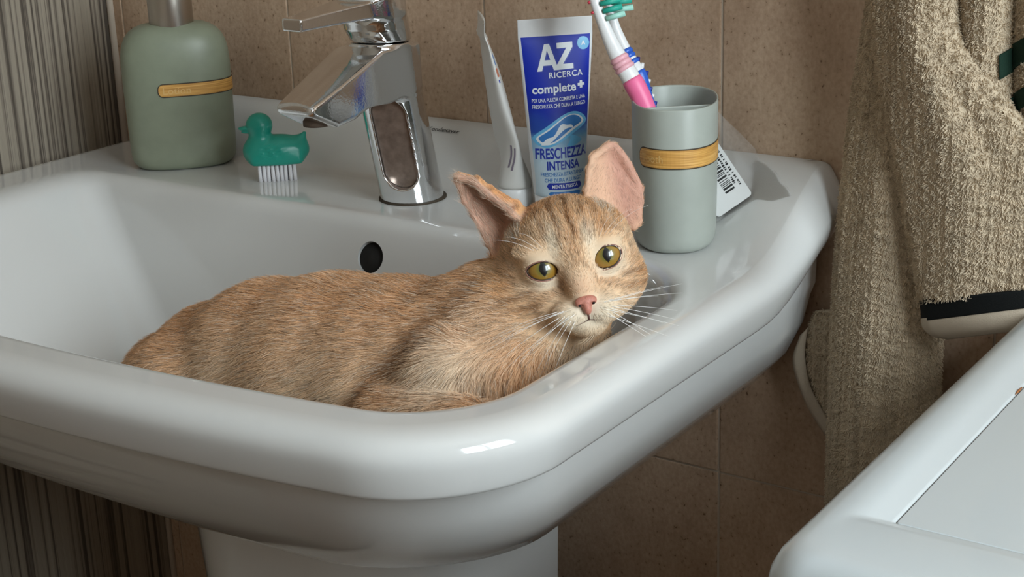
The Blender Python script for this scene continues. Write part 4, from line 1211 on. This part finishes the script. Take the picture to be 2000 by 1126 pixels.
# ---- fur: individual hairs as curves
def hair_object(name, roots, tans, lens, rads, cols, mat, parent, nseg=4, droop=None, bend=0.25, up=None):
    n = len(roots)
    hc = bpy.data.hair_curves.new(name); hc.add_curves([nseg] * n)
    t = np.linspace(0, 1, nseg)
    P = roots[:, None, :] + tans[:, None, :] * (lens[:, None] * t[None])[..., None]
    if up is not None:
        P = P + up[:, None, :] * (lens[:, None] * bend * (t - t ** 2)[None] * 2)[..., None]
    P = P * .01; P[..., 2] += Z0
    hc.attributes['position'].data.foreach_set('vector', P.astype(np.float32).ravel())
    ra = hc.attributes.get('radius') or hc.attributes.new('radius', 'FLOAT', 'POINT')
    ra.data.foreach_set('value', (rads[:, None] * .01 * np.linspace(1, .25, nseg)[None]).astype(np.float32).ravel())
    at = hc.attributes.new('coat', 'FLOAT_COLOR', 'POINT')
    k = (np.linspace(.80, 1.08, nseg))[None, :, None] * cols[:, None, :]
    at.data.foreach_set('color', np.concatenate([k, np.ones((n, nseg, 1))], 2).astype(np.float32).ravel())
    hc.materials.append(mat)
    o = bpy.data.objects.new(name, hc); COL.objects.link(o); parent_keep(o, parent)
    return o
def sample(V, Q, N, dens_fn, n):
    T = np.concatenate([Q[:, [0, 1, 2]], Q[:, [0, 2, 3]]])
    A3 = V[T]; ar = np.linalg.norm(np.cross(A3[:, 1] - A3[:, 0], A3[:, 2] - A3[:, 0]), axis=1) / 2
    w = ar * dens_fn(A3.mean(1)); w /= w.sum()
    i = rng.choice(len(T), n, p=w)
    a, b_ = rng.random(n), rng.random(n); fl = a + b_ > 1; a[fl], b_[fl] = 1 - a[fl], 1 - b_[fl]
    c_ = 1 - a - b_
    P = A3[i, 0] * c_[:, None] + A3[i, 1] * a[:, None] + A3[i, 2] * b_[:, None]
    Nn = N[T[i, 0]] * c_[:, None] + N[T[i, 1]] * a[:, None] + N[T[i, 2]] * b_[:, None]
    return P, Nn / (np.linalg.norm(Nn, axis=1)[:, None] + 1e-9)
def dens(P):
    L = to_head(P.astype(np.float32)); hd = np.clip((5.3 - np.linalg.norm(L * np.array([1, 1, .72], np.float32), axis=1)) / .6, 0, 1)
    d = 1 + 2.2 * hd
    d = np.where(P[:, 2] < -9.0, .12, d)
    d = np.where(ears_fn(L) < .35, 2.6, d)
    return d
NH = 185000
hp, hn = sample(CV, CQ, CN, dens, NH)
hcol, hhd, hear, hL = coat(hp, hn)
r, u, f = hL[:, 0], hL[:, 1], hL[:, 2]
# no hair on the nose leather or on the eyes
keep = ~((np.abs(r) < .55) & (u < -1.72) & (u > -2.75) & (f > 3.9))
for e in EYES:
    k = np.sqrt(((r - e['c'][0]) / (e['a'] + .10)) ** 2 + ((u - e['c'][1]) / (e['b'] + .10)) ** 2)
    keep &= ~((k < 1) & (f > 1.5))
inside = np.zeros(len(hp), bool)
for e in EARS:
    od = from_head(np.array([e['open']]))[0] - HC
    T = (np.array(e['tip']) * .5 + (np.array(e['A']) + np.array(e['B'])) * .25)
    inside |= (hear < .2) & ((hn @ od) > .15) & (np.linalg.norm(hL - T, axis=1) < 3.2)
keep &= ~(inside & (rng.random(len(hp)) > np.where(hL[:, 0] < 0, .55, .40)))
hp, hn, hcol, hhd, hear, hL, inside = (a[keep] for a in (hp, hn, hcol, hhd, hear, hL, inside))
r, u, f = hL[:, 0], hL[:, 1], hL[:, 2]
n = len(hp)
# lie of the coat
bd = np.tile(np.array([-1.0, -.12, -.22]), (n, 1))
bd[:, 2] -= .35 * np.clip((-hn[:, 1]), 0, 1)
fr_ = np.exp(-(((hp[:, 0] - 24) / 3.5) ** 2 + ((hp[:, 1] + 22) / 4.0) ** 2 + ((hp[:, 2] + 4) / 3.0) ** 2))
bd += np.outer(fr_, np.array([.6, -.3, -1.2]))
lg = np.exp(-(((hp[:, 0] - 23.4) / 2.4) ** 2 + ((hp[:, 1] + 24.4) / 2.6) ** 2 + ((hp[:, 2] + 3.2) / 2.0) ** 2))
bd += np.outer(lg, np.array([1.5, -.5, -1.3]))
nl = np.array([0, -2.1, 4.6])
hdv = hL - nl; hdv[:, 2] *= .6
hdv = hdv / (np.linalg.norm(hdv, axis=1)[:, None] + 1e-6)
low = np.clip((-u - 2.6) / .8, 0, 1)[:, None]; hdv = hdv * (1 - low * .6) + low * .6 * np.array([0, -1, -.2])
for e in EARS:
    near = np.clip((.35 - hear) / .15, 0, 1) * (np.linalg.norm(hL - np.array(e['tip']) * .6 - (np.array(e['A']) + np.array(e['B'])) * .2, axis=1) < 3.4)
    td = np.array(e['tip']) - hL + 1e-6; td /= np.linalg.norm(td, axis=1)[:, None]
    hdv = hdv * (1 - near[:, None]) + td * near[:, None]
hw = hdv @ HM.T.astype(float)
d = bd * (1 - hhd[:, None]) * 1.0 + hw * hhd[:, None]
d += rng.normal(0, .16, (n, 3)) + .22 * np.column_stack([vnoise(hp, 1.6, 11), vnoise(hp, 1.6, 12), vnoise(hp, 1.6, 13)]) + .22 * np.column_stack([vnoise(hp, 5.0, 14), vnoise(hp, 5.0, 15), vnoise(hp, 5.0, 16)])
d -= hn * (d * hn).sum(1)[:, None]; d /= np.linalg.norm(d, axis=1)[:, None] + 1e-6
lift = .30 - .10 * hhd + rng.normal(0, .05, n)
tan = d + hn * lift[:, None]; tan /= np.linalg.norm(tan, axis=1)[:, None]
face = hhd * np.clip((f - .5) / 2.2, 0, 1)
ln = (.95 + .15 * fr_) * (1 - .55 * lg)
ln = ln * (1 - hhd) + hhd * (.68 - .24 * face)
nd = np.linalg.norm(hL - np.array([0, -1.6, 4.4]), axis=1)
ln = np.where((nd < 1.3) & (hhd > .5), .14 + .12 * nd / 1.3, ln)
for e in EYES:
    k = np.hypot(r - e['c'][0], u - e['c'][1]); ln = np.where((k < 1.4) & (f > 1), np.minimum(ln, .12 + .22 * np.clip(k - .6, 0, 1)), ln)
ln = np.where(hear < .22, np.minimum(ln, .27), ln)
ln = np.where(inside, np.where(hL[:, 0] < 0, .6, .3), ln)
tf = (np.linalg.norm((hL - np.array([2.75, 2.55, .9])) / np.array([1.0, .55, 1.2]), axis=1) < 1) | (np.linalg.norm((hL - np.array([-3.1, 2.1, 1.0])) / np.array([.9, .5, 1.1]), axis=1) < 1)
tf &= rng.random(n) < .4
ln = np.where(tf, .85, ln); hcol = np.where(tf[:, None], PALE[None] * 1.05, hcol)
hcol = np.where(inside[:, None], lerp3(hcol, np.tile(PALE, (n, 1)), np.where(hL[:, 0] < 0, .6, .3)), hcol)
chin = (u < -3.0) & (hhd > .4); ln = np.where(chin, .2, ln)
mz = (np.abs(r) < 2.0) & (u < -1.9) & (f > 2.4) & (hhd > .4); ln = np.where(mz, np.minimum(ln, .25), ln)
ln = ln * rng.uniform(.65, 1.2, n)
thn = np.arctan2(r, u + 2.1)
streak = 1 + .20 * hhd * np.sin(thn * 46 + 3.0 * vnoise(hp, 1.5, 31) + 4 * np.linalg.norm(hL, axis=1))
pal = rng.random(n) < np.where(hhd > .5, .10, .20); hcol[pal] = hcol[pal] * .3 + PALE * .75
tone = streak * rng.normal(1.0, .26, n) * (1 + .20 * vnoise(hp * np.array([.35, 1, 1]), 7.0, 21)); hcol = hcol * tone[:, None]; hcol = np.clip(hcol * np.minimum(1, .92 / hcol.max(1))[:, None], 0, 1)
# some darker-tipped guard hairs
gk = rng.random(n) < .14; hcol[gk] *= .62
rd = np.where(inside, .006, np.where(hhd > .5, .0095, .0125)) * rng.uniform(.8, 1.2, n)
fur_mat = attr_mat('cat_fur', 'coat', .55, True)
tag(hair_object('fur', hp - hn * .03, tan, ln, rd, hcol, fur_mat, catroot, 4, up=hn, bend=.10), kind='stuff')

# ---- eyes
def eye_material(pw, ph, shift):
    m, nt, bs = newmat('amber_cat_eye'); L_ = nt.links.new
    tc = nt.nodes.new('ShaderNodeTexCoord'); sp = nt.nodes.new('ShaderNodeSeparateXYZ'); L_(tc.outputs['Object'], sp.inputs[0])
    def math_(op, a, b_=None):
        n_ = nt.nodes.new('ShaderNodeMath'); n_.operation = op
        for i, v_ in enumerate((a, b_)):
            if v_ is None: continue
            if isinstance(v_, (int, float)): n_.inputs[i].default_value = v_
            else: L_(v_, n_.inputs[i])
        return n_.outputs[0]
    X = math_('SUBTRACT', sp.outputs['X'], shift[0] * .01); Y = math_('SUBTRACT', sp.outputs['Y'], shift[1] * .01)
    rad_ = math_('SQRT', math_('ADD', math_('POWER', X, 2.0), math_('POWER', Y, 2.0)))
    # slit pupil: pointed ellipse
    ax_ = math_('DIVIDE', math_('ABSOLUTE', X), pw * .01); ay_ = math_('POWER', math_('DIVIDE', math_('ABSOLUTE', Y), ph * .01), 1.7)
    pup = math_('ADD', ax_, ay_)
    nz = nt.nodes.new('ShaderNodeTexNoise'); nz.inputs['Scale'].default_value = 700; L_(tc.outputs['Object'], nz.inputs['Vector'])
    rn = math_('ADD', math_('MULTIPLY', rad_, 100.0), math_('MULTIPLY', math_('SUBTRACT', nz.outputs['Fac'], .5), .10))
    rp_ = ramp(nt, [(.0, (.12, .125, .02)), (.30, (.15, .14, .022)), (.45, (.27, .165, .022)), (.70, (.32, .16, .02)), (.84, (.15, .06, .011)), (.92, (.03, .015, .01)), (1.0, (.02, .012, .01))])
    L_(rn, rp_.inputs[0])
    sel_ = ramp(nt, [(.46, (1, 1, 1)), (.50, (0, 0, 0))]); L_(math_('MULTIPLY', pup, .5), sel_.inputs[0])
    mx = nt.nodes.new('ShaderNodeMix'); mx.data_type = 'RGBA'; L_(sel_.outputs[0], mx.inputs['Factor']); L_(rp_.outputs[0], mx.inputs['A']); mx.inputs['B'].default_value = (.002, .002, .002, 1)
    L_(mx.outputs['Result'], bs.inputs['Base Color'])
    bs.inputs['Roughness'].default_value = .35; bs.inputs['Coat Weight'].default_value = 1.0; bs.inputs['Coat Roughness'].default_value = .02
    return m
M['lid'] = plain('dark_eyelid_rim', (.035, .018, .013), .4)
M['lidpink'] = plain('pink_eyelid', (.33, .16, .12), .5)
for e in EYES:
    c_ = np.array([e['c'][0], e['c'][1], EF])
    bm = bmesh.new(); bmesh.ops.create_uvsphere(bm, u_segments=40, v_segments=24, radius=ER * .01)
    me = bpy.data.meshes.new('eye'); bm.to_mesh(me); bm.free(); me.polygons.foreach_set('use_smooth', [True] * len(me.polygons))
    sh = (.0, .06)
    me.materials.append(eye_material(.26, .46, sh))
    o = bpy.data.objects.new('eye', me); COL.objects.link(o)
    w = m3(from_head(c_))
    mw = Matrix(((Rh[0], Uh[0], Fh[0], w[0]), (Rh[1], Uh[1], Fh[1], w[1]), (Rh[2], Uh[2], Fh[2], w[2]), (0, 0, 0, 1)))
    o.parent = catroot; o.matrix_parent_inverse = catroot.matrix_basis.inverted(); o.matrix_basis = mw
    tag(o, 'amber green eye with a dark pupil')
    for rad_, kk, mt, tr in ((ER + .03, 1.0, 'lid', .046), (ER + .07, 1.10, 'lidpink', .036)):
        pts = []
        for k in range(49):
            a = 2 * math.pi * k / 48
            x_, y_ = e['a'] * kk * math.cos(a), e['b'] * kk * math.sin(a) * (.86 if math.sin(a) > 0 else 1.08)
            y_ -= .26 * max(0, -np.sign(e['c'][0]) * x_ / e['a']) ** 2 * e['b']
            # pointed corners
            x_ *= 1 + .06 * abs(math.cos(a)) ** 6
            cr_, sr_ = math.cos(e['rot']), math.sin(e['rot'])
            X_, Y_ = x_ * cr_ - y_ * sr_, x_ * sr_ + y_ * cr_
            pts.append(from_head((c_[0] + X_, c_[1] + Y_, EF + math.sqrt(max(.05, rad_ ** 2 - X_ ** 2 - Y_ ** 2)))))
        b = MB(); b.tube(pts, tr, 8, False); b.obj('eyelid_rim', M[mt], catroot)
    # dark tear corner towards the nose
    s_ = -1 if e['c'][0] > 0 else 1
    ci = np.array([c_[0] + s_ * e['a'] * 1.02, c_[1] - .22, EF + .62])
    b = MB(); b.tube([from_head(ci + np.array([0, .05, .02])), from_head(ci + np.array([s_ * .10, -.12, .10])), from_head(ci + np.array([s_ * .16, -.26, .2]))], [.07, .06, .02], 8); b.obj('tear_duct', M['lid'], catroot)

# ---- nose leather, mouth
def nose_fn(L):
    d = ell(L, (0, -2.02, 4.62), (.60, .27, .32))
    d = smin(d, ell(L, (0, -2.40, 4.66), (.24, .42, .30)), .22)
    for s_ in (-1, 1):
        d = smin(d, ell(L, (s_ * .34, -2.13, 4.66), (.24, .17, .25)), .1)
        d = smax(d, -ell(L, (s_ * .36, -2.24, 4.92), (.17, .085, .2)), .05)
    return d
v, q, g = sdf_mesh(nose_fn, arange(-.85, .85, .05), arange(-3.0, -1.6, .05), arange(4.1, 5.2, .05), 1)
mesh_obj('nose', from_head(v), q, plain('pink_nose_leather', (.52, .20, .145), .5, noise=.15, nscale=900, bump=.3, bscale=1800), catroot)
for s_ in (-1, 1):
    b = MB(); b.tube([from_head((s_ * .36, -2.25, 4.84)), from_head((s_ * .42, -2.24, 4.74))], [.06, .06], 8); b.obj('nostril', M['dark'], catroot)
def surf(r_, u_, lift=.0):
    f_s = np.linspace(6, 0, 400); L = np.column_stack([np.full(400, r_), np.full(400, u_), f_s]).astype(np.float32)
    d = head_fn(L); i = np.argmax(d < 0); return np.array([r_, u_, f_s[i] + lift])
M['mouth'] = plain('dark_mouth_line', (.10, .04, .03), .6)
b = MB(); b.tube([from_head(surf(0, u_, .06)) for u_ in (-2.72, -2.85, -3.0, -3.12)], [.05, .05, .05, .04], 6); b.obj('mouth_line', M['mouth'], catroot)
for s_ in (-1, 1):
    b = MB(); b.tube([from_head(surf(s_ * a, -3.12 - .22 * a, .03)) for a in np.linspace(0, .8, 8)], np.linspace(.03, .008, 8), 6); b.obj('mouth_line', M['mouth'], catroot)

# ---- whiskers
M['whisker'] = plain('white_whisker', (.9, .89, .86), .4)
wr_ = random.Random(5)
for s_ in (-1, 1):
    for i in range(11):
        row = i % 3; colm = i // 3
        p0 = surf(s_ * (.75 + .27 * colm), -2.35 - .30 * row, 0)
        ang_ = (-.02 - .30 * row + wr_.uniform(-.12, .12)) if s_ > 0 else (-.12 - .34 * row + wr_.uniform(-.12, .12))
        ln_ = wr_.uniform(3.4, 5.2) * (.85 if s_ > 0 else 1.0)
        dr_ = np.array([s_ * math.cos(ang_), math.sin(ang_), -.12 + wr_.uniform(-.15, .2)]); dr_ /= np.linalg.norm(dr_)
        pts = []
        for t in np.linspace(0, 1, 10):
            p = p0 + dr_ * ln_ * t + np.array([0, -.55 * t * t * (1 if s_ < 0 else .4), -.4 * t * t])
            pts.append(from_head(p))
        b = MB(); b.tube(pts, np.linspace(.015, .004, 10), 5); b.obj('whisker', M['whisker'], catroot)
for s_ in (-1, 1):
    for i in range(3):
        p0 = surf(s_ * (1.6 + .25 * i), 1.15, 0)
        pts = [from_head(p0 + np.array([s_ * (.5 + .3 * i) * t * 2.2, 2.0 * t - .9 * t * t, .5 * t])) for t in np.linspace(0, 1, 8)]
        b = MB(); b.tube(pts, np.linspace(.008, .003, 8), 5); b.obj('whisker', M['whisker'], catroot)

# ------------------------------------------------------------------ hanging towel
towel = empty('towel', m3((38, 4, 0)))
tag(towel, 'beige terry bath towel with black woven stripes hanging beside the basin', 'towel')
def sheet_grid(rows, nu, nv, fold=None, edge=(.9, .0), ebot=0.0):
    """rows: (left px, left py, right px, right py, depth left, depth right, bulge)"""
    R_ = np.array(rows, float); S_ = spline(np.column_stack([R_[:, 1] * .02, R_[:, 3] * .02, R_[:, 0] * .02, R_]), nv)[:, 3:]
    G = np.zeros((nv, nu, 3))
    for j in range(nv):
        lx, ly, rx, ry, dl, dr, bu = S_[j]
        for i in range(nu):
            u = i / (nu - 1)
            y = dl + (dr - dl) * u - bu * math.sin(math.pi * u) ** .9
            if fold: y += fold(u, j / (nv - 1))
            if edge[0]: y += edge[0] * max(0, 1 - u / .07) ** 2
            if edge[1]: y += edge[1] * max(0, 1 - (1 - u) / .07) ** 2
            G[j, i] = on_y(lx + (rx - lx) * u, ly + (ry - ly) * u, y)
    return G
def sheet_obj(name, G, mat, thick=.35, parent=None):
    nv, nu, _ = G.shape
    du_ = np.gradient(G, axis=1); dv_ = np.gradient(G, axis=0); N = np.cross(du_, dv_); N /= np.linalg.norm(N, axis=2)[..., None] + 1e-9
    if np.mean(N @ (CAM - G.mean((0, 1)))) < 0: N = -N
    Bk = G - N * thick * .5 + np.array([0, thick * .6, 0])
    V = np.concatenate([G.reshape(-1, 3), Bk.reshape(-1, 3)]); k = nu * nv; F = []
    for j in range(nv - 1):
        for i in range(nu - 1):
            a = j * nu + i; F += [(a, a + 1, a + nu + 1, a + nu), (k + a, k + a + nu, k + a + nu + 1, k + a + 1)]
    for j in range(nv - 1):
        a = j * nu; F.append((a, a + nu, k + a + nu, k + a)); a = j * nu + nu - 1; F.append((a, k + a, k + a + nu, a + nu))
    for i in range(nu - 1):
        F.append((i, k + i, k + i + 1, i + 1)); a = (nv - 1) * nu + i; F.append((a, a + 1, k + a + 1, k + a))
    o = fix_normals(mesh_obj(name, V, F, mat, parent or towel)); return o, N
def pile(parent, G, N, per_cm2, seed, mask=None, length=.21, col=(.60, .49, .355)):
    nv, nu, _ = G.shape
    a00 = G[:-1, :-1]; ar = np.linalg.norm(np.cross(G[:-1, 1:] - a00, G[1:, :-1] - a00), axis=2)
    w = (ar / ar.sum()).ravel(); n = int(ar.sum() * per_cm2)
    idx = rng.choice(len(w), n, p=w); jj, ii = idx // (nu - 1), idx % (nu - 1); a, b_ = rng.random((n, 1)), rng.random((n, 1))
    def bil(A): return A[jj, ii] * (1 - a) * (1 - b_) + A[jj, ii + 1] * a * (1 - b_) + A[jj + 1, ii] * (1 - a) * b_ + A[jj + 1, ii + 1] * a * b_
    P, Nn = bil(G), bil(N); Nn /= np.linalg.norm(Nn, axis=1)[:, None]
    if mask is not None:
        k = mask((ii + a[:, 0]) / (nu - 1), (jj + b_[:, 0]) / (nv - 1)); P, Nn = P[k], Nn[k]; n = len(P)
    # loops lean in wandering clumps, which gives the worm-like relief of terry
    f1 = np.column_stack([vnoise(P, 4.5, seed), vnoise(P, 4.5, seed + 1), vnoise(P, 4.5, seed + 2)])
    f2 = np.column_stack([vnoise(P, 10, seed + 3), vnoise(P, 10, seed + 4), vnoise(P, 10, seed + 5)])
    d = Nn * .8 + f1 * .85 + f2 * .55 + rng.normal(0, .16, (n, 3)) + np.array([0, 0, -.35])
    s_ = (d * Nn).sum(1); d += Nn * np.maximum(0, .25 - s_)[:, None]
    d /= np.linalg.norm(d, axis=1)[:, None]
    hgt = 1 + .35 * vnoise(P, 6, seed + 6)
    ln = length * rng.uniform(.75, 1.15, n) * np.clip(hgt, .5, 1.5)
    c = np.array(col)[None] * (rng.normal(1, .05, n) * (1 + .10 * vnoise(P, 2.0, seed + 8)))[:, None]
    sag = f1 * .5 + np.array([0, 0, -.6]); 
    o = hair_object('terry_pile', P - Nn * .05, d, ln, np.full(n, .048) * rng.uniform(.8, 1.2, n), np.clip(c, 0, 1), PILE, parent, 4, up=-sag, bend=.35)
    tag(o, kind='stuff'); return o
PILE = attr_mat('terry_loops', 'coat', .9, True)
# innermost layer: lower left corner of the towel with its flat hem
G = sheet_grid([(1592, 606, 1680, 606, 5.2, 5.2, .3), (1580, 640, 1680, 645, 5.2, 5.2, .3), (1572, 690, 1680, 700, 5.2, 5.2, .3), (1582, 745, 1680, 770, 5.2, 5.2, .3), (1600, 790, 1680, 850, 5.2, 5.2, .3), (1625, 830, 1690, 900, 5.2, 5.2, .3)], 20, 60)
o, N = sheet_obj('back_layer', G, M['cloth']); pile(o, G, N, 120, 31, length=.22)
G = sheet_grid([(1562, 655, 1578, 640, 5.0, 5.0, .1), (1548, 700, 1572, 690, 4.9, 5.0, .1), (1557, 745, 1580, 745, 4.9, 5.0, .1), (1577, 795, 1600, 790, 4.9, 5.0, .1), (1612, 850, 1630, 835, 4.9, 5.0, .1), (1640, 880, 1650, 860, 4.9, 5.0, .1)], 8, 40, edge=(.2, 0))
sheet_obj('hem', G, M['hem'], .2)
# long middle layer
G1 = sheet_grid([(1775, -470, 1880, -470, 4.2, 4.0, .5), (1742, -300, 1890, -300, 3.8, 3.4, 1.0), (1712, -120, 1900, -120, 3.6, 3.2, 1.4), (1700, -30, 1890, -30, 3.6, 3.2, 1.4), (1672, 130, 1870, 130, 3.6, 3.2, 1.4), (1652, 280, 1860, 280, 3.5, 3.2, 1.5), (1636, 430, 1856, 430, 3.3, 3.0, 1.7), (1626, 580, 1846, 580, 3.1, 3.0, 1.8), (1620, 720, 1838, 720, 3.0, 3.0, 1.9), (1615, 860, 1835, 860, 2.9, 3.0, 2.0), (1613, 960, 1835, 960, 2.9, 3.0, 2.0), (1612, 1060, 1835, 1060, 2.9, 3.0, 2.0)], 60, 200,
    fold=lambda u, v: .22 * math.sin(u * 9 + v * 3) * math.sin(math.pi * u), edge=(1.0, 1.0))
o, N = sheet_obj('middle_layer', G1, M['cloth'], .4); pile(o, G1, N, 230, 51)
# right-hand gathered folds behind the front layer
def rf(u, v): return -1.3 * abs(math.sin(u * math.pi * 2.05 + .1)) ** .8
G3R = [(1830, -470, 1900, -470, 3.6, 3.6, 0), (1862, -300, 2010, -300, 2.4, 2.2, 0), (1872, -120, 2120, -120, 1.6, 1.2, .0), (1868, 0, 2110, 0, 1.6, 1.2, .0), (1866, 120, 2105, 120, 1.6, 1.2, .0), (1880, 240, 2100, 240, 1.6, 1.2, .0), (1900, 340, 2090, 340, 1.6, 1.2, 0)]
_S3 = spline(np.column_stack([np.array(G3R)[:, 1] * .02, np.array(G3R)[:, 3] * .02, np.array(G3R)[:, 0] * .02, np.array(G3R)]), 150)[:, 3:]
V3 = np.linspace(0, 1, 150); PY3 = _S3[:, 1]
G3 = sheet_grid(G3R, 90, 150, fold=rf, edge=(.4, 0))
o3, N3 = sheet_obj('gathered_layer', G3, M['cloth'], .4)
def row_py(v): return np.interp(v, V3, PY3)
def py_row(p): return np.interp(p, PY3, V3)
def stripe_v(u, v, s0, s1):
    w = row_py(v) + (u - .45) * 240 * .62
    return (w > s0) & (w < s1)
def no_stripe(u, v): return ~(((stripe_v(u, v, 92, 140) | stripe_v(u, v, 188, 226)) & (u > .345)))
pile(o3, G3, N3, 210, 71, mask=no_stripe)
for s0, s1 in ((92, 140), (188, 226)):
    nu, nv = 50, 8; Gs = np.zeros((nv, nu, 3)); Ns = np.zeros((nv, nu, 3))
    for i in range(nu):
        u = .345 + .655 * i / (nu - 1)
        for j in range(nv):
            w = s0 + (s1 - s0) * j / (nv - 1); v_ = float(py_row(w - (u - .45) * 240 * .62))
            a = min(max(v_, 0), 1) * (G3.shape[0] - 1); b_ = u * (G3.shape[1] - 1); ja, ib = min(int(a), G3.shape[0] - 2), min(int(b_), G3.shape[1] - 2); fa, fb = a - ja, b_ - ib
            Gs[j, i] = sum(G3[ja + p, ib + q_] * (fa if p else 1 - fa) * (fb if q_ else 1 - fb) for p in (0, 1) for q_ in (0, 1))
            Gs[j, i] += N3[ja, ib] * .2
    sheet_obj('woven_stripe', Gs, M['dgreen'], .15)
# front layer, draped diagonally, ending in the black band and the hem
def ff(u, v): return .35 * math.sin(u * 5.0 + v * 4.0) * math.sin(math.pi * u) - .9 * gs_(u, .62, .12) * gs_(v, .68, .14) * -1 * .6
def gs_(x, c_, w): return math.exp(-((x - c_) / w) ** 2)
G2 = sheet_grid([(1785, -470, 1880, -470, 3.4, 3.2, .4), (1744, -300, 1876, -300, 2.4, 1.8, .9), (1704, -120, 1872, -120, 1.8, 1.0, 1.2), (1698, -20, 1872, -20, 1.6, .8, 1.2), (1704, 60, 1880, 70, 1.5, .6, 1.3), (1714, 140, 1925, 135, 1.3, .3, 1.4), (1728, 230, 2000, 235, 1.1, .0, 1.4), (1744, 320, 2060, 330, .9, -.2, 1.3), (1762, 420, 2062, 420, .7, -.3, 1.1), (1780, 510, 2040, 500, .5, -.4, .9), (1796, 592, 2018, 570, .4, -.4, .7)], 80, 170, fold=ff, edge=(1.0, .5))
o, N = sheet_obj('front_layer', G2, M['cloth'], .4); pile(o, G2, N, 230, 91)
Gb = sheet_grid([(1795, 586, 2016, 566, .25, -.55, .7), (1797, 600, 2016, 582, .25, -.55, .7), (1800, 627, 2016, 600, .25, -.55, .7)], 60, 12, edge=(.6, .3))
sheet_obj('woven_stripe', Gb, M['black'], .25)
Gh = sheet_grid([(1798, 622, 2016, 596, .3, -.5, .7), (1802, 640, 2016, 616, .3, -.5, .75), (1818, 655, 2014, 633, .35, -.45, .7), (1850, 663, 2010, 643, .5, -.3, .5)], 60, 14, edge=(.6, .3))
sheet_obj('hem', Gh, M['hem'], .25)

# wall hook that carries the towel, just above the picture
hk = on_y(1838, -462, 4.0)
hook = empty('towel_hook', m3((hk[0], YW, hk[2])))
tag(hook, 'chrome wall hook from which the beige towel hangs', 'hook')
b = MB(); b.rings([[(hk[0] + r * math.cos(a), YW + y_, hk[2] + 1.2 + r * math.sin(a)) for a in a24] for y_, r in ((-.05, 2.0), (-.5, 2.0), (-.7, 1.7))]); fix_normals(b.obj('base_plate', M['chrome'], hook))
b = MB(); b.tube(spline(np.array([(hk[0], YW - .5, hk[2] + 1.2), (hk[0], 5.0, hk[2] + .6), (hk[0], 3.6, hk[2] + .35), (hk[0], 2.4, hk[2] + .8), (hk[0], 1.9, hk[2] + 1.8)]), 24), .42, 12); b.obj('arm', M['chrome'], hook)
